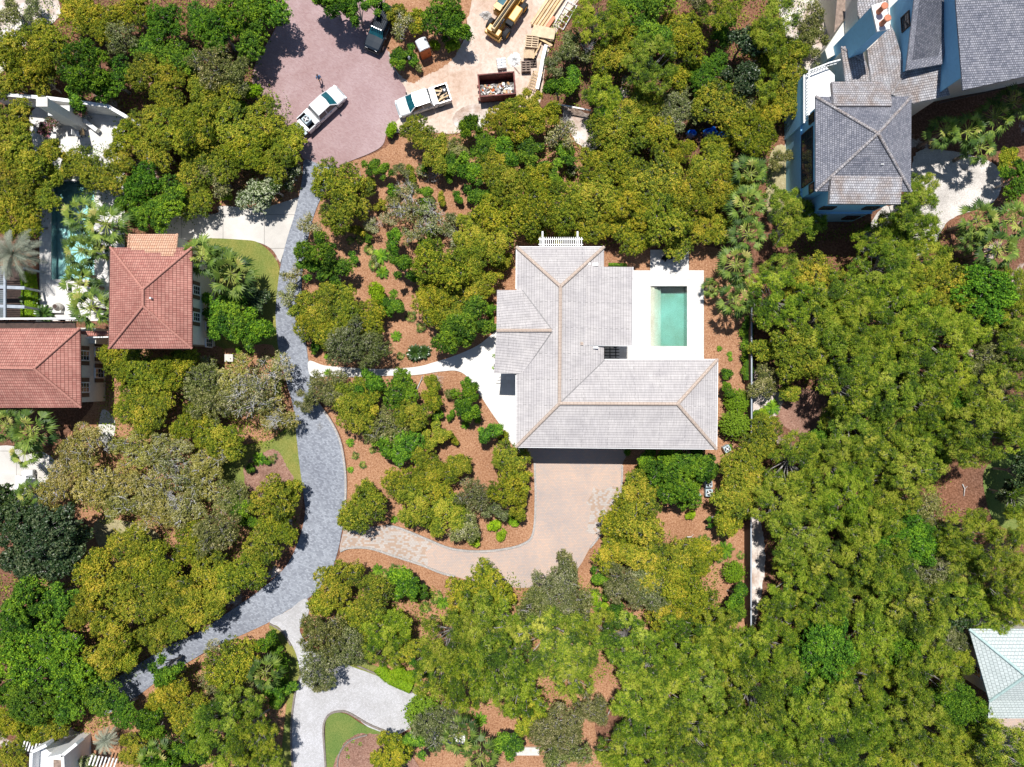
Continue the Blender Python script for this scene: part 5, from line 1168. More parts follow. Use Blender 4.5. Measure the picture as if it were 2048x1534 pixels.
def crown(name, seed, R, Hc, m, flat=.6, nl=8, tuft=.24, dens=80, lpt=20, ls=.19, asp=.6, spiky=0.0, tone0=.45, tv=.22, lv=.16, spread=.66, sparse=1.0, lobe=(.30, .46)):
    rng = np.random.default_rng(seed)
    nl = max(4, int(nl * (R / 2.2) ** 1.1)) if nl > 4 else nl
    ang = rng.uniform(0, 2 * np.pi, nl) + np.arange(nl) * 2.4; rho = np.sqrt(np.linspace(.03, 1, nl)) * spread * rng.uniform(.85, 1.12, nl)
    lr = rng.uniform(*lobe, nl) * R * (1.0 if R < 2.6 else .86)
    C = np.stack([rho * R * np.cos(ang), rho * R * np.sin(ang), Hc + flat * R * (.5 * (1 - rho ** 2)) + rng.uniform(-.12, .12, nl) * R], 1)
    nt = int(dens * R * R * sparse)
    li = rng.choice(nl, nt, p=lr ** 2 / (lr ** 2).sum())
    d = unit(rng.normal(size=(nt, 3))); d[:, 2] = np.where(d[:, 2] < -.35, -d[:, 2], d[:, 2])
    tc = C[li] + d * lr[li][:, None] * np.array([1, 1, .82]) * (rng.uniform(.74, 1.10, nt) + .22 * (rng.random(nt) < .10))[:, None]
    dd = np.linalg.norm((tc[:, None, :] - C[None]) / np.array([1, 1, .82]), axis=2) / lr[None]
    dd[np.arange(nt), li] = 9
    keep = dd.min(1) > .72
    tc = tc[keep]; d = d[keep]; nt = len(tc)
    L = lpt
    off = unit(rng.normal(size=(nt * L, 3))) * (rng.uniform(0, 1, nt * L) ** .5)[:, None]
    dr = np.repeat(d, L, 0)
    tr = np.repeat(rng.uniform(.65, 1.35, nt) * tuft, L)
    off[:, 2] = off[:, 2] * (.75 + spiky) + spiky * .3
    P = np.repeat(tc, L, 0) + off * tr[:, None]
    Nn = unit(dr * .30 + off * (.7 + spiky) + np.array([0, 0, .55]) + rng.normal(size=off.shape) * .55)
    hz = (P[:, 2] - P[:, 2].min()) / (np.ptp(P[:, 2]) + 1e-6)
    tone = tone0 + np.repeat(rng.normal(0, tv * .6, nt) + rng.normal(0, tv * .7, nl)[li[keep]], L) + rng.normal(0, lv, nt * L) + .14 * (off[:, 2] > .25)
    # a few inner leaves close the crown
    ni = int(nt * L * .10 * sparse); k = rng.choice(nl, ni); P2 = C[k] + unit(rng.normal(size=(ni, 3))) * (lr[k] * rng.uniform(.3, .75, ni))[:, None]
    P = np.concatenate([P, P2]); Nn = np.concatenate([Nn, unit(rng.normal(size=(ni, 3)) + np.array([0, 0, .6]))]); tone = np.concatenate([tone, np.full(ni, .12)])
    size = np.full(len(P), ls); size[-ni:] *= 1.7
    me = leaf_mesh(name, P, Nn, size, asp, tone, rng, m)
    return me, C, lr
def tube_np(V, F, pts, rads, n=5):
    b = len(V)
    for i, p in enumerate(pts):
        d = pts[min(i + 1, len(pts) - 1)] - pts[max(i - 1, 0)]; d = d / (np.linalg.norm(d) + 1e-9)
        a = np.cross(d, [0.3, 0.1, 1.0]); a /= np.linalg.norm(a) + 1e-9; c = np.cross(d, a)
        for k in range(n):
            t = 2 * math.pi * k / n; V.append(tuple(p + (a * math.cos(t) + c * math.sin(t)) * rads[i]))
    for i in range(len(pts) - 1):
        for k in range(n):
            k2 = (k + 1) % n; F.append((b + i * n + k, b + i * n + k2, b + (i + 1) * n + k2, b + (i + 1) * n + k))
def limbs(name, seed, R, C, lr, m, r0=None, twigs=3, poke=1.0):
    rng = np.random.default_rng(seed + 99); V = []; F = []; r0 = r0 or .055 * R + .03
    r0 = r0 * (.6 if 'pine' in name else 1); base = np.array([0, 0, -.1]); z1 = C[:, 2].min() * .45; kn = np.array([rng.uniform(-.15, .15) * R, rng.uniform(-.15, .15) * R, z1])
    tube_np(V, F, [base, base * .5 + kn * .5 + np.array([.04 * R, 0, 0]), kn], [r0, r0 * .85, r0 * .7], 7)
    for c, l in zip(C, lr):
        mid = kn * .45 + c * .55 + rng.normal(0, .08 * R, 3)
        tube_np(V, F, [kn, mid, c], [r0 * .5, r0 * .36, r0 * .2])
        for k in range(twigs):
            d = rng.normal(size=3); d[2] = abs(d[2]); d /= np.linalg.norm(d); e = c + d * l * rng.uniform(.75, 1.02) * poke
            tube_np(V, F, [c, (c + e) / 2 + rng.normal(0, .06, 3), e], [r0 * .2, r0 * .13, .012], 4)
    me = bpy.data.meshes.new(name); me.from_pydata(V, [], F); me.materials.append(m); me.update(); return me

KINDS = {   # name, material, crown options, height factor, bark
    'O': dict(n='oak_tree', mat='leaf_oak', o=dict(flat=.5, nl=15, tuft=.19, dens=150, lpt=24, ls=.125, tv=.2, lv=.22, lobe=(.20, .38), spread=.74), cat='oak tree'),
    'D': dict(n='oak_tree', mat='leaf_dull', o=dict(flat=.45, nl=14, tuft=.20, dens=135, lpt=20, ls=.115, tv=.16, lv=.24, sparse=.85, lobe=(.2, .38), spread=.74), cat='oak tree'),
    'S': dict(n='oak_tree', mat='leaf_dull', o=dict(flat=.35, nl=13, tuft=.24, dens=75, lpt=13, ls=.14, tv=.2, lv=.24, sparse=.6, tone0=.6, lobe=(.2, .36), spread=.76), cat='oak tree'),
    'L': dict(n='oak_tree', mat='leaf_pale', o=dict(flat=.4, nl=15, tuft=.20, dens=120, lpt=18, ls=.12, tv=.18, lv=.24, sparse=.85, lobe=(.2, .36), spread=.78, tone0=.5), cat='oak tree'),
    'G': dict(n='broadleaf_tree', mat='leaf_green', o=dict(flat=.6, nl=13, tuft=.20, dens=135, lpt=22, ls=.14, asp=.65, tv=.2, lv=.22, lobe=(.22, .40), spread=.70), cat='broadleaf tree'),
    'P': dict(n='pine_tree', mat='leaf_pine', o=dict(flat=.55, nl=24, tuft=.23, dens=85, lpt=34, ls=.16, asp=.24, spiky=.35, tv=.30, lv=.22, lobe=(.12, .26), spread=.86), cat='pine tree'),
    'K': dict(n='magnolia_tree', mat='leaf_dark', o=dict(flat=.8, nl=8, tuft=.30, dens=55, lpt=20, ls=.24, asp=.55, tv=.14, lv=.28, tone0=.5), cat='magnolia tree'),
    'Y': dict(n='shrub', mat='leaf_lime', o=dict(flat=.5, nl=5, tuft=.16, dens=150, lpt=16, ls=.15, tone0=.4, spread=.5), cat='shrub'),
    'W': dict(n='flowering_shrub', mat='leaf_white', o=dict(flat=.5, nl=8, tuft=.2, dens=90, lpt=18, ls=.17, tone0=.5, tv=.15, lv=.22), cat='flowering shrub'),
    'R': dict(n='flowering_shrub', mat='leaf_pink', o=dict(flat=.5, nl=7, tuft=.18, dens=90, lpt=16, ls=.15, tone0=.4, lv=.22), cat='flowering shrub'),
    'C': dict(n='clipped_bush', mat='leaf_green', o=dict(flat=.3, nl=4, tuft=.09, dens=500, lpt=12, ls=.10, tone0=.72, tv=.06, lv=.16, spread=.18, lobe=(.78, .84)), cat='clipped bush'),
}
SIZES = (0.8, 1.5, 2.4, 3.3)
PROTO = {}
def proto(kind, R, var):
    si = min(range(4), key=lambda i: abs(math.log(SIZES[i] / R)))
    key = (kind, si, var)
    if key not in PROTO:
        K = KINDS[kind]; Rp = SIZES[si]; seed = (ord(kind) * 31 + si * 7 + var * 101)
        hc = {'P': 1.35, 'K': 1.15, 'G': .95}.get(kind, .85) * Rp + (.9 if Rp > 1.2 else .1)
        if kind == 'Y': hc = Rp * .5
        if kind == 'C': hc = Rp * .75
        if kind in 'P': hc += .5
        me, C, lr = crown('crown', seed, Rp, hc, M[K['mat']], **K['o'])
        dead = kind in 'SDL'
        tm = limbs('trunk' if kind != 'P' else 'trunk_pine', seed, Rp, C, lr, M['deadwood' if kind in 'SL' else 'bark'], twigs=4 if not dead else 7, poke=1.04 if kind not in 'SDL' else 1.14)
        PROTO[key] = (me, tm, Rp, hc)
    return PROTO[key]

MANUAL = """O 20 90 45;O 70 60 35;O 110 110 42;O 50 130 45;O 15 165 38;O 90 165 35;O 150 20 40;O 200 50 45;D 240 70 40;G 175 140 55;G 225 160 42;G 155 185 28
O 265 30 40;G 330 50 45;G 300 95 35;G 352 112 42;O 290 150 38;O 345 155 35;G 400 30 42;G 440 65 48;G 490 30 52;G 540 10 45;G 500 85 40;D 430 125 50;D 465 160 42
Y 505 180 30;Y 470 205 28;O 330 195 38;O 400 190 45;O 440 190 38;O 290 235 38;O 340 250 48;O 400 265 55;O 470 250 50;O 535 235 45;O 560 285 42;O 505 310 50;O 560 335 38
O 440 325 46;O 380 330 45;O 320 305 42;O 262 272 36;O 235 315 36;O 205 360 42;O 155 330 38;G 300 368 42;G 335 402 42;G 295 430 42;G 262 402 30;O 382 395 38;D 440 358 32
Y 456 388 17;W 500 385 35;W 548 378 32;W 583 350 22;W 530 395 22;O 30 230 42;O 20 290 46;O 60 330 46;O 25 360 52;O 80 385 45;O 20 425 46;O 62 445 35;O 112 300 30;O 110 340 30
G 665 5 42;G 712 20 34;G 640 0 30;G 752 12 24;O 772 34 20;S 800 52 32;O 835 38 30;O 790 30 22;G 884 30 42;G 916 52 34;Y 872 88 13;Y 905 88 18;G 895 66 16;G 800 115 22;G 822 105 18;D 835 125 14
Y 786 262 20;O 832 268 36;O 870 300 34;G 905 320 26;G 940 258 28;G 965 290 36;O 995 250 36;O 1040 245 34;O 1015 215 22;O 1062 200 26;O 1084 240 34;D 905 300 30;G 938 340 28
G 855 330 18;O 985 335 40;G 1010 295 34;G 1062 305 30;S 1118 268 34;G 1130 310 28;O 1020 375 46;O 1070 350 32;G 1102 345 28;Y 1078 372 26;Y 1110 365 20;O 1000 425 46;G 955 385 28;O 1060 420 48
O 1130 420 50;O 1190 395 50;O 1240 340 46;O 1258 415 54;O 1182 335 42;O 1310 370 50;O 1335 435 50;O 1390 395 50;O 1200 455 42;O 1268 470 36;O 1350 475 36;O 1405 455 36;O 1130 462 30;O 1065 468 28
O 990 480 44;O 940 465 40;O 1250 280 46;O 1310 280 42;O 1210 265 36;O 1360 300 36;O 1420 330 42;O 1442 282 36;G 1120 180 30;G 1145 160 26;G 1210 210 34
O 672 370 48;O 715 395 42;O 688 432 44;S 618 455 28;G 742 335 20;G 768 345 20;G 785 375 18;S 815 400 38;S 860 430 36;S 830 470 26;S 905 470 26;S 740 455 20;G 850 388 20
G 640 508 42;G 668 540 36;G 625 540 28;G 790 480 27;G 706 518 14;G 855 492 20;G 805 535 30;Y 760 585 30;G 785 605 22;G 765 625 18;O 880 540 50;O 862 600 46;O 920 560 46;G 942 640 42;G 900 672 42
O 905 620 40;O 965 555 34;O 1000 520 24;S 590 545 28;S 580 590 28;O 640 600 44;O 692 610 42;O 625 645 40;O 670 660 40;D 702 690 46;D 738 700 42;O 745 640 36;O 600 615 28;G 640 690 15;G 628 700 10
D 650 775 44;D 615 800 22;O 702 785 42;O 722 830 46;O 750 800 34;G 740 770 34;G 795 775 38;D 772 845 42;O 825 830 40;O 868 795 22;O 868 765 20;G 868 838 18;O 872 870 28;G 812 900 42;G 770 888 28
O 850 930 38;O 805 960 44;O 832 1010 40;O 882 970 40;O 890 1030 44;D 930 1050 34;D 950 985 40;O 925 935 28;G 932 790 28;G 938 815 26;G 935 770 14;G 985 862 26;O 1020 918 36;O 1008 970 42;O 1036 955 30;O 1036 1008 28
D 990 1022 26;Y 987 1047 16;Y 1030 1040 16;Y 1005 1073 15;Y 952 1078 16;O 720 1012 50;O 735 990 30;O 705 1040 26;G 842 855 14
O 240 728 45;O 288 750 50;O 345 735 44;O 300 815 50;O 255 800 42;D 405 760 45;D 425 812 46;D 475 760 46;S 505 800 50;S 542 745 42;D 545 830 44;O 380 850 50;O 450 880 44;O 330 895 45;O 262 895 45
O 172 890 42;O 130 930 45;O 108 985 38;D 180 965 50;O 240 955 42;O 232 1008 44;D 300 975 45;S 352 948 40;D 400 965 40;O 372 1010 45;D 315 1030 40;D 425 925 40;D 450 1000 42;G 480 1012 28;G 500 1045 24
O 545 1005 46;O 575 990 32;O 562 1055 45;D 432 1060 46;O 385 1090 40;O 522 1100 44;O 482 1140 44;O 432 1135 40;G 530 925 10;G 505 940 12
O 262 1110 55;O 205 1148 50;O 322 1132 50;O 352 1182 55;O 282 1200 55;O 172 1222 46;O 232 1262 50;O 302 1268 40;O 402 1215 45;O 440 1185 38;O 345 1255 36;O 202 1325 44;O 245 1320 34
K 35 1050 58;K 105 1060 58;K 55 1125 56;K 140 1120 46;K 15 1000 30;K 160 1075 30;G 60 1200 50;G 20 1250 50;G 105 1195 45;G 112 1280 50;G 50 1320 50;G 130 1350 50;G 60 1400 52;G 135 1408 42;O 20 1445 42
G 200 1390 44;G 245 1420 36;O 60 1470 30;O 30 1515 35;W 185 1525 20;G 335 1335 32;O 342 1385 38;O 385 1420 42;S 425 1305 28;O 470 1335 50;D 450 1375 45;G 530 1285 30;G 560 1325 22;G 572 1370 18;G 545 1385 22;P 440 1450 50;P 500 1470 50
P 470 1415 42;P 520 1515 40;G 380 1500 42;O 265 1500 36;G 310 1445 34;P 450 1520 42;Y 545 1520 20;P 400 1460 36;O 320 1400 28
O 682 1170 48;O 645 1195 34;O 742 1190 45;O 722 1240 45;D 652 1265 50;D 635 1330 46;D 690 1290 45;D 645 1365 24;G 802 1165 34;G 838 1185 24;P 772 1262 45;P 765 1305 36;O 812 1290 38;O 770 1240 30;Y 790 1345 22;Y 820 1355 22;G 845 1330 34
C 845 1425 34;D 868 1445 44;C 800 1500 26;O 780 1515 46;G 838 1490 34;O 965 1170 50;O 935 1200 42;P 900 1280 58;P 960 1255 58;P 1000 1320 58;P 930 1350 54;P 1010 1250 40;P 880 1335 44;P 1040 1385 45;D 1112 1180 60;D 1082 1225 50;D 1150 1210 40;D 1130 1130 30
P 1110 1290 60;P 1160 1300 54;P 1150 1355 50;P 1190 1250 40;O 1058 1430 48;D 1112 1450 55;D 1130 1505 48;G 1012 1490 34;Y 1190 1200 18;Y 1205 1215 16;O 1020 1185 24;G 990 1240 20
P 1260 1290 58;P 1305 1340 60;P 1362 1300 58;P 1340 1400 55;P 1290 1450 50;P 1400 1380 55;P 1380 1470 52;P 1275 1395 46;D 1180 1420 40;P 1240 1510 40;P 1330 1510 50
O 1235 1030 44;O 1272 985 44;O 1292 1040 50;O 1260 1080 44;O 1222 1110 42;O 1290 1130 54;O 1342 1110 50;D 1312 1180 58;O 1370 1170 54;O 1400 1228 50;O 1340 1240 50;D 1250 1170 44;G 1200 1150 22;G 1215 1185 18;P 1430 1260 40
G 1300 940 40;G 1340 960 48;G 1385 925 42;G 1370 990 38;G 1290 915 26;Y 1278 935 14;G 1330 915 30;G 1400 950 34;Y 1275 968 16;Y 1380 1027 14;O 1520 900 42;O 1480 960 54;O 1470 1000 48;O 1448 1038 34;O 1525 865 38;G 1432 1040 20;D 1150 1240 20
C 1466 1145 25;G 1470 1195 28;G 1470 1220 24;C 1473 803 26;C 1471 848 30;G 1455 778 20;G 1450 752 16;C 1492 690 13;C 1492 715 13;C 1492 740 12;C 1492 665 13;G 1495 640 16;G 1510 830 12
P 1595 412 34;P 1570 450 38;P 1556 400 28;P 1622 446 28;G 432 615 30;G 470 625 40;G 512 655 34;G 448 660 32;G 488 672 32;K 515 600 26;K 490 590 20;P 1820 420 48;P 1850 380 35;P 1780 450 30;G 2030 360 36;P 1840 465 38;O 2030 310 30;D 1540 640 30;O 1530 690 34;D 1530 760 34;O 1580 790 24;Y 1530 830 18
K 1490 85 34;K 1480 160 38;P 1210 190 36;P 1300 130 48;P 1200 30 48;P 1560 40 46;P 1540 80 40;O 1570 100 40;D 1625 80 34;D 1620 40 30;O 1580 180 44;O 1540 220 40;P 1530 170 32;O 1560 130 34;S 1650 140 22;D 1150 95 34;D 1110 130 24;D 1560 320 24
G 985 620 14;G 983 650 12;G 1010 1240 18;W 1150 340 16;O 1030 290 22;R 100 245 20;R 85 262 16;R 165 225 20;R 150 232 14;D 1180 245 16;P 2020 1180 50;K 2035 945 40;P 2050 1000 40;K 2010 985 24;P 2060 900 36;P 1920 1200 44;D 2000 640 40;K 1900 1225 44
D 20 20 26;D 60 15 22
D 800 340 20;O 825 350 18;G 895 355 15;O 745 375 18;D 790 402 18;G 845 418 16;O 880 398 15;G 872 462 16;D 900 440 18;G 735 478 12;O 716 458 16;G 915 400 13;D 820 365 14;O 760 410 14;D 750 520 12;G 830 555 12;S 775 440 20;S 850 345 18;O 1010 875 14;D 900 790 14;G 905 830 12;O 905 880 14"""
FOREST = [   # woods that the small fill is allowed in, traced at canopy edge
 [(-20, 60), (100, -20), (590, -20), (560, 40), (515, 110), (520, 160), (575, 200), (590, 280), (600, 340), (590, 385), (540, 405), (430, 405), (390, 450), (300, 465), (220, 430), (110, 400), (90, 450), (-20, 470), (-20, 200), (250, 190), (230, 120), (-20, 190)],
 [(1090, 60), (1180, -20), (1650, -20), (1610, 120), (1600, 200), (1560, 300), (1540, 400), (1460, 480), (1280, 490), (1030, 480), (1030, 540), (960, 590), (920, 700), (860, 640), (830, 560), (930, 450), (960, 400), (900, 330), (870, 280), (1000, 225), (1100, 235), (1120, 200), (1180, 210), (1230, 240), (1100, 190)],
 [(1520, 540), (1600, 480), (1740, 440), (1870, 420), (1900, 510), (2070, 560), (2070, 900), (1960, 900), (1900, 900), (1880, 990), (1960, 1050), (2070, 1100), (2070, 1270), (1940, 1270), (1960, 1400), (1990, 1450), (2070, 1500), (2070, 1560), (1180, 1560), (1230, 1400), (1240, 1290), (1440, 1270), (1510, 1260), (1540, 1180), (1530, 1060), (1530, 900), (1600, 880), (1650, 800), (1540, 720)],
 [(220, 700), (560, 710), (580, 850), (540, 890), (500, 900), (430, 960), (500, 990), (600, 980), (590, 1060), (540, 1140), (440, 1200), (380, 1270), (260, 1360), (130, 1340), (120, 1200), (240, 1080), (320, 1060), (200, 1040), (80, 980), (100, 900), (200, 860)],
 [(-20, 1150), (150, 1150), (160, 1330), (300, 1420), (240, 1460), (60, 1470), (-20, 1420)],
 [(340, 1340), (480, 1290), (570, 1300), (560, 1400), (540, 1560), (240, 1560), (280, 1450)],
 [(680, 1150), (780, 1180), (870, 1180), (900, 1200), (1000, 1140), (1060, 1180), (1180, 1160), (1240, 1100), (1300, 1050), (1430, 1100), (1440, 1250), (1250, 1400), (1170, 1380), (1150, 1420), (1060, 1420), (930, 1400), (850, 1380), (740, 1300), (600, 1340), (620, 1200)],
 [(620, 760), (880, 760), (900, 860), (890, 950), (1050, 900), (1060, 1040), (950, 1060), (830, 1040), (770, 940), (660, 830)],
 [(600, 560), (640, 480), (720, 570), (790, 640), (780, 700), (680, 720), (620, 680)]]
CLEAR = [   # openings that stay open, no fill
 [(60, 200), (230, 215), (240, 290), (60, 300)], [(100, 360), (160, 350), (160, 420), (100, 420)], [(1120, 210), (1190, 220), (1215, 250), (1180, 300), (1140, 280)],
 [(1535, 750), (1645, 780), (1650, 860), (1560, 870)], [(1912, 930), (1955, 915), (1965, 1010), (1915, 1000)],
 [(1180, 1360), (1250, 1360), (1240, 1440), (1180, 1500)], [(195, 1040), (280, 1045), (300, 1080), (195, 1100)],
 [(1550, 255), (1590, 255), (1590, 340), (1540, 360)], [(1640, 480), (1720, 480), (1720, 520), (1640, 520)], [(1360, 270), (1450, 268), (1450, 300), (1360, 300)],
 [(735, 300), (900, 320), (930, 420), (900, 520), (790, 500), (740, 400)], [(1520, 1060), (1540, 1060), (1540, 1200), (1520, 1200)]]
def inside(p, poly):
    x, y = p; c = False; n = len(poly)
    for i in range(n):
        x0, y0 = poly[i]; x1, y1 = poly[(i + 1) % n]
        if (y0 > y) != (y1 > y) and x < (x1 - x0) * (y - y0) / (y1 - y0) + x0: c = not c
    return c
def edge_dist(p, poly):
    x, y = p; best = 1e9; n = len(poly)
    for i in range(n):
        x0, y0 = poly[i]; x1, y1 = poly[(i + 1) % n]; dx = x1 - x0; dy = y1 - y0
        t = max(0, min(1, ((x - x0) * dx + (y - y0) * dy) / (dx * dx + dy * dy + 1e-9))); best = min(best, math.hypot(x - x0 - t * dx, y - y0 - t * dy))
    return best
TREES = []
for line in MANUAL.replace('\n', ';').split(';'):
    k, x, y, r = line.split(); x, y, r = float(x), float(y), float(r)
    if k in 'OD' and x < 430 and 860 < y < 1070: k = 'L'
    if k == 'D' and 440 < x < 560 and 700 < y < 880: k = 'L'
    TREES.append((k, x, y, r))
n_manual = len(TREES)
rf = random.Random(11)
XS = [t for t in TREES]
for r_try, tries in ((56, 2600), (46, 3200), (38, 3600), (30, 3000)):
    for _ in range(tries):
        p = (rf.uniform(-15, 2065), rf.uniform(-15, 1550)); r = r_try * rf.uniform(.9, 1.1)
        if p[0] < 1500 and r_try > 46: continue
        if p[0] < 1180 and r_try < 38: continue
        fp = next((f for f in FOREST if inside(p, f)), None)
        if fp is None or edge_dist(p, fp) < r * .55: continue
        if any(inside(p, c) or edge_dist(p, c) < r * .8 for c in CLEAR): continue
        if any(math.hypot(p[0] - t[1], p[1] - t[2]) < (.53 if fp is FOREST[2] else .64) * (r + t[3]) for t in TREES): continue
        near = min(TREES[:n_manual], key=lambda t: math.hypot(p[0] - t[1], p[1] - t[2]) + (400 if t[0] in 'YWRCKS' else 0))
        k = near[0]
        if fp is FOREST[2]:
            k = rf.choices('PDOG', (80, 7, 3, 10))[0]
        elif fp is FOREST[1] and p[1] < 260:
            k = rf.choices('PDOG', (34, 24, 24, 18))[0]
        TREES.append((k, p[0], p[1], r))
print('TREES', len(TREES), {k: sum(t[0] == k for t in TREES) for k in KINDS})
TINT = {'O': ((.9, 1.12), (.92, 1.08)), 'P': ((.85, 1.12), (.9, 1.1)), 'D': ((.85, 1.1), (.9, 1.08)), 'G': ((.75, 1.2), (.85, 1.1))}
LAND = [('rose brick circle', 650, 180), ('yellow telehandler', 1010, 40), ('maroon dumpster', 994, 175), ('loaded pickup', 850, 208), ('portable toilet', 848, 105), ('swimming pool', 1338, 632), ('travertine terrace', 1338, 520),
        ('grey roofed house', 1150, 680), ('garage driveway', 1155, 980), ('driveway bend', 880, 1120), ('white garden path', 800, 742), ('blue walled house', 1728, 290), ('slate wing', 1850, 80), ('gravel court', 1920, 350),
        ('teal roof', 2010, 1340), ('terracotta pavilion', 302, 596), ('long terracotta roof', 80, 736), ('outdoor fireplace', 105, 215), ('turquoise pool', 140, 470), ('concrete driveway', 500, 440), ('grey paved lane', 600, 640),
        ('lane fork', 560, 1240), ('wide lane bend', 640, 960), ('cobbled drive', 680, 1380), ('drive lawn', 700, 1470), ('boundary fence', 1503, 1000), ('condenser units', 1415, 980), ('brown clearing', 1600, 820), ('shaded back lawn', 2020, 980), ('corner lawn', 580, 900),
        ('golf cart', 42, 966), ('white corner building', 105, 1510), ('stone bench', 1054, 1500), ('pale sandy clearing', 1750, 1060), ('sandy gap', 1165, 250), ('blue tarpaulins', 1410, 283)]
LOOK = {'L': 'pale silver limbed oak', 'O': 'golden olive oak', 'D': 'dull grey green oak', 'S': 'thin bare limbed oak', 'G': 'bright green leafy tree', 'P': 'tufted green pine', 'K': 'dark glossy magnolia', 'Y': 'lime green shrub', 'W': 'white flowered shrub', 'R': 'pink flowered shrub', 'C': 'clipped round bush'}
GRP = {'L': 'live oaks', 'O': 'live oaks', 'D': 'live oaks', 'S': 'live oaks', 'G': 'broadleaf trees', 'P': 'pines of the eastern woods', 'K': 'magnolias', 'Y': 'lime shrubs', 'W': 'white flowered shrubs', 'R': 'pink flowered shrubs', 'C': 'clipped bushes'}
used_labels = set()
def place_label(look, px, py, r):
    return LABELS[(look, px, py)]
def _old(look, px, py, r):
    size = 'broad' if r > 48 else 'mid sized' if r > 30 else 'small'
    lx = sorted(LAND, key=lambda l: math.hypot(l[1] - px, l[2] - py)); nm, ax, ay = lx[0]
    a = math.degrees(math.atan2(ay - py, px - ax)) % 360; dr = ('east', 'north east', 'north', 'north west', 'west', 'south west', 'south', 'south east')[int((a + 22.5) // 45) % 8]
    d = math.hypot(ax - px, ay - py); how = 'just ' if d < 60 else '' if d < 140 else 'far '
    base = f'{size} {look} {how}{dr} of the {nm}'
    opts = [base, base + f", {px / 20.48:.0f}% across, {py / 15.34:.0f}% down"]
    for o in opts[:2]:
        if o not in used_labels and (o == opts[1] or place_count[base] == 1): used_labels.add(o); return o
    o = opts[1]; used_labels.add(o); return o
from collections import Counter
def base_of(look, px, py, r):
    size = 'broad' if r > 48 else 'mid sized' if r > 30 else 'small'
    nm, ax, ay = sorted(LAND, key=lambda l: math.hypot(l[1] - px, l[2] - py))[0]
    a = math.degrees(math.atan2(ay - py, px - ax)) % 360; dr = ('east', 'north east', 'north', 'north west', 'west', 'south west', 'south', 'south east')[int((a + 22.5) // 45) % 8]
    d = math.hypot(ax - px, ay - py); how = 'just ' if d < 60 else '' if d < 140 else 'far '
    return f'{size} {look} {how}{dr} of the {nm}'
place_count = Counter(base_of(LOOK[t[0]], t[1], t[2], t[3]) for t in TREES)
LABELS = {}
ORD = ['nearest', 'second nearest', 'third nearest', 'fourth nearest', 'fifth nearest', 'sixth nearest', 'seventh nearest', 'eighth nearest', 'ninth nearest', 'tenth nearest', 'eleventh nearest', 'twelfth nearest', 'thirteenth nearest', 'fourteenth nearest', 'fifteenth nearest', 'sixteenth nearest']
def rank_labels(items, sizes=True):
    """items: (look, px, py, r). Each is told by its look, its closest landmark, the side it stands on and its rank outwards"""
    grp = {}
    for look, px, py, r in items:
        nm, ax, ay = sorted(LAND, key=lambda l: math.hypot(l[1] - px, l[2] - py))[0]
        a = math.degrees(math.atan2(ay - py, px - ax)) % 360
        dr = ('east', 'northeast', 'north', 'northwest', 'west', 'southwest', 'south', 'southeast')[int((a + 22.5) // 45) % 8]
        grp.setdefault((look, nm, dr), []).append((math.hypot(px - ax, py - ay), px, py, r))
    for (look, nm, dr), L in grp.items():
        for n_, (dist, px, py, r) in enumerate(sorted(L)):
            size = ('broad ' if r > 48 else 'mid sized ' if r > 30 else 'small ') if sizes else ''
            LABELS[(look, px, py)] = f'{size}{look} {dr} of the {nm}' if len(L) == 1 else f'{size}{look}, {ORD[n_]} the {nm} on its {dr} side'
rank_labels([(LOOK[t[0]], t[1], t[2], t[3]) for t in TREES])
rt_ = random.Random(21)
for i, (k, px, py, r) in enumerate(TREES):
    K = KINDS[k]
    Rm = r * (1.16 if i >= n_manual or k == 'P' else 1.08) / (FPX / (CAMH - 3))
    me, tm, Rp, hc = proto(k, Rm, rt_.randrange(4 if k in 'OPG' else 3 if k == 'D' else 2)); s = Rm / Rp
    zc = hc * s + (.2 * Rm)
    q = W(px, py, zc)
    root = empty(K['n'], (q.x, q.y, 0), rt_.uniform(0, 6.28)); root.scale = (s * rt_.uniform(.86, 1.14), s * rt_.uniform(.86, 1.14), s * rt_.uniform(.8, 1.2))
    tag(root, place_label(LOOK[k], px, py, r), K['cat'], GRP[k])
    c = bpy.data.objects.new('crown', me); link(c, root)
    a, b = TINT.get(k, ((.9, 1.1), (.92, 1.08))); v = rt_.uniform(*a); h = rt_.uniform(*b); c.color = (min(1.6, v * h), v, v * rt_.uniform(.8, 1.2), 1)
    t = bpy.data.objects.new('trunk', tm); link(t, root)

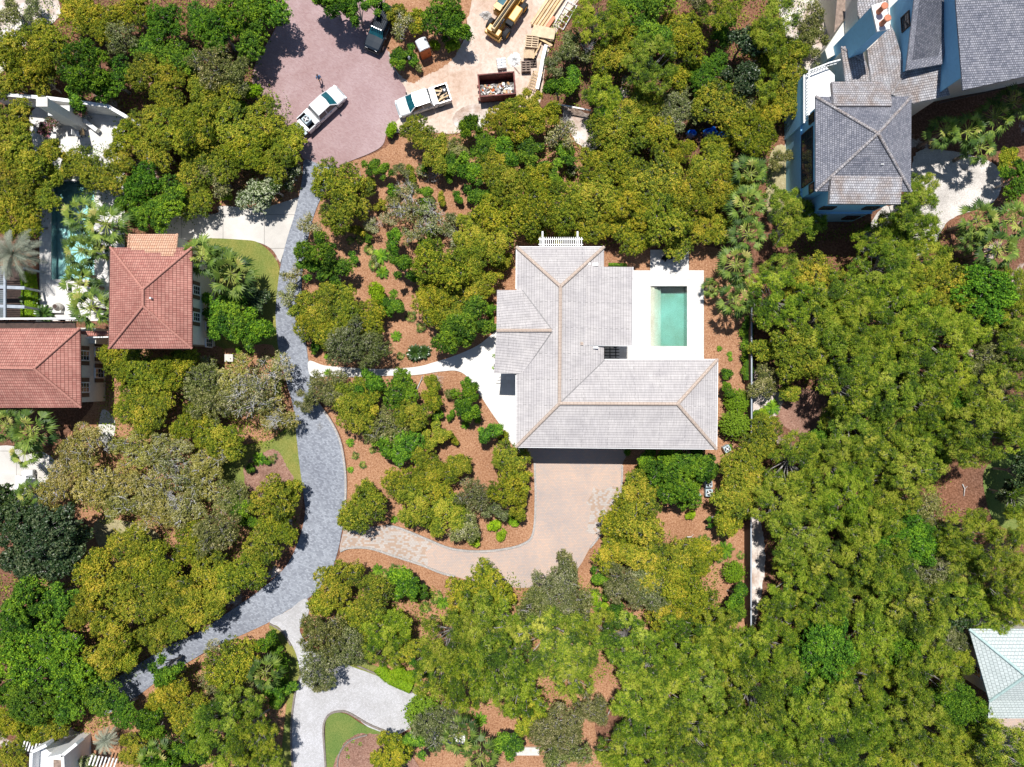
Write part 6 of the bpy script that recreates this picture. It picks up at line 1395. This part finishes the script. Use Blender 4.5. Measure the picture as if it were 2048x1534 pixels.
# ---- palms
def fan_palm_mesh(seed, nf, pet, blade, zc, up=1.0, m='leaf_palm', seg=20, droop=.35, spread=105):
    rng = np.random.default_rng(seed); V = []; F = []; T = []
    for i in range(nf):
        az = i * 2.399 + rng.uniform(-.25, .25); u = (i + .5) / nf
        el = math.radians(82 - 112 * u ** .8 * up + rng.uniform(-7, 7))
        d = np.array([math.cos(az) * math.cos(el), math.sin(az) * math.cos(el), math.sin(el)])
        L = pet * rng.uniform(.8, 1.15); p0 = np.array([0, 0, zc]); p1 = p0 + d * L - np.array([0, 0, .08 * L]);
        side = np.cross(d, [0, 0, 1.0]); side = side / (np.linalg.norm(side) + 1e-6); upv = np.cross(side, d)
        b = len(V); V += [tuple(p0 - side * .035), tuple(p0 + side * .035), tuple(p1 + side * .02), tuple(p1 - side * .02)]; F.append((b, b + 1, b + 2, b + 3)); T.append(.92)
        base_tone = .48 + .2 * rng.normal() + (.12 if u < .3 else 0) - (.3 * u) + (.45 if rng.random() < .05 else 0)
        for k in range(seg):
            a = math.radians(-spread + 2 * spread * (k + .5) / seg + rng.uniform(-3, 3))
            dd = d * math.cos(a) + side * math.sin(a); fold = .18 * abs(math.sin(a)); dd = dd + upv * (fold - .05) ; dd /= np.linalg.norm(dd)
            bl = blade * (1 - .28 * abs(a) / math.radians(spread)) * rng.uniform(.85, 1.1)
            perp = np.cross(dd, upv); perp /= np.linalg.norm(perp) + 1e-9
            w = bl * (.72 / seg); a0 = p1; a1 = p1 + dd * bl * .55 - np.array([0, 0, droop * .12 * bl]); a2 = p1 + dd * bl * .97 - np.array([0, 0, droop * .75 * bl * rng.uniform(.6, 1.3)])
            b = len(V); V += [tuple(a0 - perp * .006), tuple(a0 + perp * .006), tuple(a1 + perp * w), tuple(a1 - perp * w), tuple(a2 + perp * .004), tuple(a2 - perp * .004)]
            F += [(b, b + 1, b + 2, b + 3), (b + 3, b + 2, b + 4, b + 5)]; tt = base_tone + .12 * rng.normal(); T += [tt + .05, tt - .02]
    me = bpy.data.meshes.new('fronds'); me.from_pydata(V, [], F); at = me.attributes.new('tone', 'FLOAT', 'FACE'); at.data.foreach_set('value', np.clip(np.array(T), 0, 1).astype(np.float32)); me.materials.append(M[m]); me.update(); return me
def feather_palm_mesh(seed, nf, L, zc, m='leaf_pindo', leaflets=34, ll=.42, arch=1.0, e0=80, e1=-5):
    rng = np.random.default_rng(seed); V = []; F = []; T = []
    for i in range(nf):
        az = i * 2.399 + rng.uniform(-.2, .2); u = (i + .5) / nf; el = math.radians(e0 + (e1 - e0) * u + rng.uniform(-6, 6)); Lf = L * rng.uniform(.85, 1.1)
        pts = []; p = np.array([0, 0, zc]); e = el
        for j in range(9):
            pts.append(p.copy()); p = p + np.array([math.cos(az) * math.cos(e), math.sin(az) * math.cos(e), math.sin(e)]) * Lf / 8; e -= arch * .16
        n0 = len(F); tube_np(V, F, pts, [.03 * (1 - j / 9) + .008 for j in range(9)], 4); T += [.8] * (len(F) - n0)
        bt = .5 + .15 * rng.normal()
        for k in range(leaflets):
            t = .15 + .85 * (k + .5) / leaflets; j = min(7, int(t * 8)); fr = t * 8 - j; c = pts[j] * (1 - fr) + pts[j + 1] * fr; dv = pts[j + 1] - pts[j]; dv /= np.linalg.norm(dv)
            side = np.cross(dv, [0, 0, 1.0]); side /= np.linalg.norm(side) + 1e-6; upv = np.cross(side, dv)
            for s in (-1, 1):
                l = ll * math.sin(math.pi * (.12 + .8 * t)) * rng.uniform(.8, 1.15); dd = side * s * .8 + dv * .55 + upv * .25; dd /= np.linalg.norm(dd); e2 = c + dd * l - np.array([0, 0, .12 * l]); w = dv * .018
                b = len(V); V += [tuple(c - w), tuple(c + w), tuple(e2 + w * .3), tuple(e2 - w * .3)]; F.append((b, b + 1, b + 2, b + 3)); T.append(bt + .15 * rng.normal())
    me = bpy.data.meshes.new('fronds'); me.from_pydata(V, [], F); at = me.attributes.new('tone', 'FLOAT', 'FACE'); at.data.foreach_set('value', np.clip(np.array(T), 0, 1).astype(np.float32)); me.materials.append(M[m]); me.update(); return me
def trunk_mesh(h, r, m='palmbark', lean=(0, 0)):
    mb = MB(); n = 9; pts = [(lean[0] * (1 - t / n) ** 2, lean[1] * (1 - t / n) ** 2, h * t / n) for t in range(n + 1)]
    mb.tube(pts, [r * (1.25 - .3 * min(1, t / 3) + .06 * (t % 2)) + (.08 if t > n - 2 else 0) for t in range(n + 1)], 12)
    me = bpy.data.meshes.new('trunk'); me.from_pydata(mb.v, [], mb.f); me.materials.append(M[m]); me.update(); return me
SAB = [(fan_palm_mesh(s, 24, 1.12, 1.0, 0, seg=9, droop=.5, spread=72), ) for s in range(4)]
PINDO = feather_palm_mesh(5, 34, 2.3, 0); SAGO = feather_palm_mesh(8, 34, 1.0, .3, 'leaf_sago', 30, .22, .8, 70, 2)
PALMETTO = [fan_palm_mesh(40 + s, 13, .42, .48, .12, 1.0, 'leaf_palm', 12, .3, 95) for s in range(3)]
FERN = [feather_palm_mesh(60 + s, 18, .55, .08, 'leaf_green', 16, .14, 1.1, 65, 10) for s in range(2)]
TR = {h: trunk_mesh(h, .17) for h in (2.0, 3.5, 5.0, 6.5)}
rp = random.Random(5)
def palm(px, py, r, h, label, kind='sabal', tint=1.0):
    hh = min(TR, key=lambda q: abs(q - h)); q = W(px, py, h); base = 2.0 if kind == 'sabal' else 2.2
    s = r / (FPX / (CAMH - h)) / base
    root = empty('palm_tree', (q.x, q.y, 0), rp.uniform(0, 6)); tag(root, label, 'palm tree', 'palms' if kind == 'sabal' else 'silver feather palms')
    f = bpy.data.objects.new('crown', rp.choice(SAB)[0] if kind == 'sabal' else PINDO); link(f, root); f.location = (0, 0, h); f.scale = (s, s, s * .95); f.color = (tint, tint, tint, 1)
    t = bpy.data.objects.new('trunk', TR[hh]); link(t, root); t.scale = (1, 1, h / hh)
PALMS = [(1500, 348, 42, 4.5, 'northernmost palm of the column east of the pool'), (1492, 412, 44, 5, 'second palm from the north in the column beyond the pool'), (1497, 468, 42, 5, 'third palm down the column, level with the terrace'),
 (1472, 528, 44, 5, 'palm level with the north edge of the pool, fourth down the column'), (1470, 600, 42, 4.5, 'southernmost palm of the column east of the pool'), (1422, 575, 22, 2.0, 'short dark palm close to the east edge of the pool deck'),
 (162, 430, 42, 5, 'palm over the north end of the turquoise pool'), (212, 448, 48, 5.5, 'palm north west of the terracotta pavilion corner'), (162, 500, 42, 5, 'palm covering the middle of the turquoise pool'), (195, 490, 34, 5, 'palm squeezed between pool and terracotta pavilion roof'),
 (158, 566, 40, 4.5, 'palm over the south end of the turquoise pool'), (182, 615, 48, 5.5, 'big palm overlapping the west eave of the terracotta pavilion'), (150, 545, 22, 3.5, 'small palm leaning over the pool patio'),
 (402, 512, 46, 6, 'palm touching the east corner of the terracotta pavilion'), (462, 548, 54, 5.5, 'broad palm beside the front lawn'), (440, 520, 36, 5, 'palm between the pavilion and the broad lawn palm'),
 (62, 862, 50, 5, 'broad palm south of the long terracotta roof'), (12, 850, 40, 5, 'palm at the west edge below the long roof'), (50, 905, 34, 4, 'palm shading the golf cart from the north'),
 (60, 985, 32, 3.5, 'palm just south of the golf cart'), (30, 1010, 34, 3.5, 'palm between golf cart and dark magnolia'),
 (530, 1345, 40, 4.5, 'lone palm by the round hedge at the lane fork'), (315, 1520, 44, 4.5, 'yellowish palm on the south edge in the west'),
 (918, 1470, 42, 4.5, 'palm over the white garden pavilion'), (960, 1515, 44, 4.5, 'palm on the south edge beside the garden pavilion'),
 (1990, 235, 44, 5, 'palm in the northern clump beside the slate wing'), (1935, 262, 44, 5, 'central palm of the clump beside the slate wing'), (1890, 262, 38, 5, 'westernmost palm beside the slate wing'), (2025, 205, 40, 5.5, 'easternmost palm beside the slate wing'), (1960, 295, 36, 4.5, 'southern palm of the clump beside the slate wing'),
 (1955, 440, 44, 5, 'north western palm of the clump below the gravel court'), (1995, 500, 48, 5.5, 'southern palm of the clump below the gravel court'), (2025, 440, 46, 5.5, 'eastern palm of the clump below the gravel court'), (1950, 480, 34, 4.5, 'small palm west in the clump below the gravel court')]
for p in PALMS: palm(*p, tint=rp.uniform(.85, 1.15))
palm(28, 508, 58, 4.0, 'big silver feather palm above the timber pergola', 'pindo', .95); palm(213, 1480, 28, 2.6, 'small silver feather palm near the white corner building', 'pindo', 1.2)
def low(px, py, r, me, base, name, label, cat, grp, tint=1.0):
    s = r / (FPX / CAMH) / base; q = W(px, py, .3); o = bpy.data.objects.new(name, me); link(o); o.location = (q.x, q.y, 0); o.scale = (s, s, s); o.rotation_euler = (0, 0, rp.uniform(0, 6)); o.color = (tint, tint, tint, 1); tag(o, label, cat, grp)
low(830, 706, 20, SAGO, 1.05, 'sago_palm', 'larger dark sago palm on mulch above the white path', 'sago palm', 'sago palms'); low(848, 704, 17, SAGO, 1.05, 'sago_palm', 'eastern twin of the dark sago palms above the white path', 'sago palm', 'sago palms')
for i, (x, y, lb) in enumerate(((62, 600, 'sago palm in the hedge west of the pool patio'), (90, 628, 'sago palm beside the clay urn'))): low(x, y, 22, SAGO, 1.05, 'sago_palm', lb, 'sago palm', 'sago palms', 1.6)
SMALL = [(822, 632, 14), (842, 655, 13), (792, 672, 11), (800, 712, 10), (738, 498, 14), (762, 512, 16), (748, 530, 15), (775, 505, 12), (765, 545, 13), (720, 478, 12), (700, 480, 10), (632, 690, 12), (655, 712, 8), (628, 668, 9),
 (700, 885, 9), (710, 912, 9), (725, 930, 9), (700, 940, 7), (745, 900, 9), (735, 870, 12), (752, 885, 10), (768, 1150, 16), (790, 1140, 13), (755, 1140, 12), (1410, 1080, 14), (1395, 1090, 12), (1450, 1100, 18), (1440, 1115, 13), (1482, 1112, 10), (1440, 697, 6), (1460, 708, 6), (1462, 718, 5),
 (838, 1010, 7), (868, 1060, 7), (815, 1050, 7), (788, 1040, 8), (880, 880, 12), (868, 850, 11), (930, 850, 9), (955, 840, 8), (962, 860, 7), (518, 918, 14), (545, 918, 12), (500, 935, 12), (1545, 815, 16), (1530, 830, 14), (1255, 905, 8), (1258, 960, 7), (1460, 895, 7),
 (1190, 1190, 15), (1200, 1215, 14), (1215, 1165, 9), (870, 1195, 16), (885, 1205, 14), (850, 1215, 14), (720, 1490, 5), (705, 1484, 5), (692, 1500, 5), (695, 1515, 5), (960, 1440, 14), (940, 1430, 12), (988, 712, 5), (988, 735, 5), (476, 700, 8), (500, 702, 7), (905, 1010, 8), (1215, 1180, 12), (700, 1050, 6), (655, 745, 8)]
def _fern(i, r): return i % 3 == 2 or r < 9
rank_labels([('small green fern' if _fern(i, t[2]) else 'low fan leaved palmetto', *t) for i, t in enumerate(SMALL)], False)
def lowlabel(x, y, what): return LABELS[(what, x, y)]
for i, (x, y, r) in enumerate(SMALL):
    fern = i % 3 == 2 or r < 9
    low(x, y, r * 1.15, rp.choice(FERN if fern else PALMETTO), .55 if fern else .9, 'fern_plant' if fern else 'palmetto', lowlabel(x, y, 'small green fern' if fern else 'low fan leaved palmetto'), 'fern' if fern else 'palmetto', 'ferns' if fern else 'palmettos', rp.uniform(.9, 1.4))
# ---- bare grey scrub
def twig_mesh(seed, R):
    rng = np.random.default_rng(seed); V = []; F = []
    def grow(p, d, L, r, lv):
        pts = [p]; q = p
        for j in range(3):
            d = d + rng.normal(0, .28, 3); d /= np.linalg.norm(d); q = q + d * L / 3; pts.append(q)
        tube_np(V, F, pts, [r, r * .85, r * .7, r * .5], 4)
        if lv > 0:
            for k in range(3 if lv > 1 else 3):
                j = rng.integers(1, 4); dd = d + rng.normal(0, .75, 3); dd[2] = dd[2] * .5 + .1; dd /= np.linalg.norm(dd); grow(pts[j], dd, L * rng.uniform(.55, .8), r * .55, lv - 1)
    for k in range(6):
        a = rng.uniform(0, 6.28); grow(np.array([0, 0, 0.]), np.array([math.cos(a), math.sin(a), .9]) / 1.35, R * .75, .045, 3)
    me = bpy.data.meshes.new('twigs'); me.from_pydata(V, [], F); me.materials.append(M['deadwood']); me.update(); return me
TW = [twig_mesh(s, 1.6) for s in range(3)]
for i, (x, y, r, lb) in enumerate(((820, 385, 34, 'bleached leafless scrub bush in the middle of the mulch glade'), (860, 425, 36, 'bare grey scrub bush south east in the mulch glade'), (800, 430, 30, 'bare grey scrub bush south in the mulch glade'), (870, 350, 26, 'bare grey scrub beside the bright bushes of the glade'),
        (720, 350, 20, 'grey twiggy scrub east of the lane junction'), (1125, 262, 30, 'silver leafless shrub beside the sandy gap'), (1440, 290, 18, 'grey twigs beside the blue tarpaulins'), (1670, 850, 28, 'fallen bare crown by the brown clearing'), (870, 765, 20, 'bare stems south of the garden path'), (905, 470, 26, 'grey scrub at the east rim of the glade'), (750, 450, 22, 'grey scrub between the olive oak and the glade'),
        (640, 855, 10, 'tiny bare shrub by the lane bend'))):
    low(x, y, r, rp.choice(TW), 1.9, 'bare_shrub', lb, 'bare shrub', 'bare grey shrubs')
DEAD = [(1690, 800, 34, 'grey dead tree leaning over the brown clearing'), (1598, 640, 20, 'bleached dead crown in the woods south of the shade blue house'), (1870, 612, 22, 'silver dead treetop among pines below the southern palm clump'),
 (1752, 925, 18, 'dead grey treetop midway between brown clearing and back lawn'), (1880, 1080, 22, 'dead grey treetop southwest of the shaded back lawn'), (1262, 1484, 24, 'dead grey treetop near the south edge, east of the stone bench'), (1500, 1372, 20, 'dead grey treetop south of the boundary fence end'),
 (1028, 1312, 18, 'small dead crown in the pines below the driveway bend'), (1640, 1400, 22, 'dead grey treetop deep in the southeastern pines'), (425, 905, 26, 'silver bare limbed dead oak west of the corner lawn'), (505, 765, 28, 'silver bare limbed dead oak beside the grey lane'), (545, 838, 22, 'smaller bare dead oak between lane and corner lawn'),
 (205, 895, 22, 'bare silver limbs in the pale oaks east of the golf cart'), (345, 1000, 22, 'bare silver limbs in the pale oaks above the mown patch'), (1180, 640 - 700 + 150, 20, 'grey dead treetop in the northern woods east of the scaffold frame'), (1330, 250, 20, 'grey dead treetop north of the blue tarpaulins'), (1110, 1215, 20, 'grey dead twigs in the dull oak south of the driveway'), (668, 1340, 20, 'grey dead limbs above the cobbled drive'), (1890, 850, 22, 'dead grey treetop north of the back lawn path')]
for x, y, r, lb in DEAD:
    z = 3.3; q = W(x, y, z + .8); s = r / (FPX / (CAMH - 4)) / 1.9
    root = empty('dead_tree', (q.x, q.y, 0), rp.uniform(0, 6), lb, 'dead tree', 'dead trees in the woods')
    t = bpy.data.objects.new('crown', rp.choice(TW)); link(t, root); t.location = (0, 0, z); t.scale = (s, s, s * .8)
    t = bpy.data.objects.new('trunk', TR[3.5]); link(t, root); t.scale = (.55, .55, z / 3.5)
# ---- hedges and ground cover
def hedge(name, pts, w, h, mk, label, seed, tone0=.5, ls=.12, cat='hedge', dens=900):
    rng = np.random.default_rng(seed); P = []; Nn = []
    for i in range(len(pts) - 1):
        a = np.array(W(*pts[i])[:2]); b = np.array(W(*pts[i + 1])[:2]); L = np.linalg.norm(b - a); n = int(dens * L * (w + h)); t = rng.uniform(0, 1, n)[:, None]; u = (b - a) / (L + 1e-6); s = np.array([-u[1], u[0]])
        th = rng.uniform(-.15, math.pi + .15, n); off = np.cos(th) * w / 2 * rng.uniform(.85, 1.1, n); z = h * (.55 + .5 * np.sin(th)) * rng.uniform(.85, 1.05, n)
        xy = a + (b - a) * t + s * off[:, None]; P.append(np.column_stack([xy, np.maximum(z, .05)])); Nn.append(np.column_stack([s[0] * np.cos(th), s[1] * np.cos(th), np.sin(th) + .3]))
    P = np.concatenate(P); Nn = unit(np.concatenate(Nn) + rng.normal(0, .35, P.shape)); me = leaf_mesh(name, P, Nn, np.full(len(P), ls), .65, tone0 + rng.normal(0, .2, len(P)), rng, M[mk])
    o = bpy.data.objects.new(name, me); link(o); tag(o, label, cat); return o
hedge('hedge', [(62, 545), (66, 580), (64, 640)], 1.6, 1.0, 'leaf_lime', 'yellow green hedge between the timber pergola and the pool patio', 1, .3, dens=420)
hedge('hedge', [(1492, 655), (1493, 700), (1492, 760)], .95, 1.3, 'leaf_green', 'narrow clipped hedge against the boundary fence', 2, .45, dens=420)
hedge('hedge', [(545, 1275), (562, 1300), (570, 1340), (566, 1385), (552, 1405)], 1.3, 1.3, 'leaf_green', 'curved clipped hedge round the planting at the lane fork', 3, .55, dens=420)
hedge('hedge', [(1216, 530), (1252, 531)], .35, .6, 'leaf_green', 'thin strip of hedge against the shed roof wall', 4, .6, dens=500)
hedge('hedge', [(757, 1330), (780, 1352), (825, 1372)], 1.2, 1.0, 'leaf_lime', 'yellow green hedge edging the cobbled drive', 5, .35, dens=420)
hedge('hedge', [(982, 605), (984, 660)], .5, .7, 'leaf_green', 'low green hedge along the west wall of the entry wing', 6, .6, dens=450)
# understory that nobody could count
rng = np.random.default_rng(77); P = []
while len(P) < 26000:
    p = (rng.uniform(-15, 2060), rng.uniform(-15, 1550)); f = next((f for f in FOREST[:7] if inside(p, f)), None)
    if f is None or any(inside(p, c) for c in CLEAR): continue
    P.append(p)
P = np.array([[*W(x, y)[:2], 0] for x, y in P]); n = len(P); L = 5
Q = np.repeat(P, L, 0) + rng.normal(0, .3, (n * L, 3)); Q[:, 2] = np.abs(rng.normal(0, .35, n * L)) + .05
me = leaf_mesh('undergrowth', Q, unit(rng.normal(0, .5, Q.shape) + np.array([0, 0, 1])), np.full(len(Q), .2), .5, np.repeat(rng.uniform(.1, .9, n), L), rng, M['leaf_pine'])
o = bpy.data.objects.new('undergrowth', me); link(o); tag(o, kind='stuff')
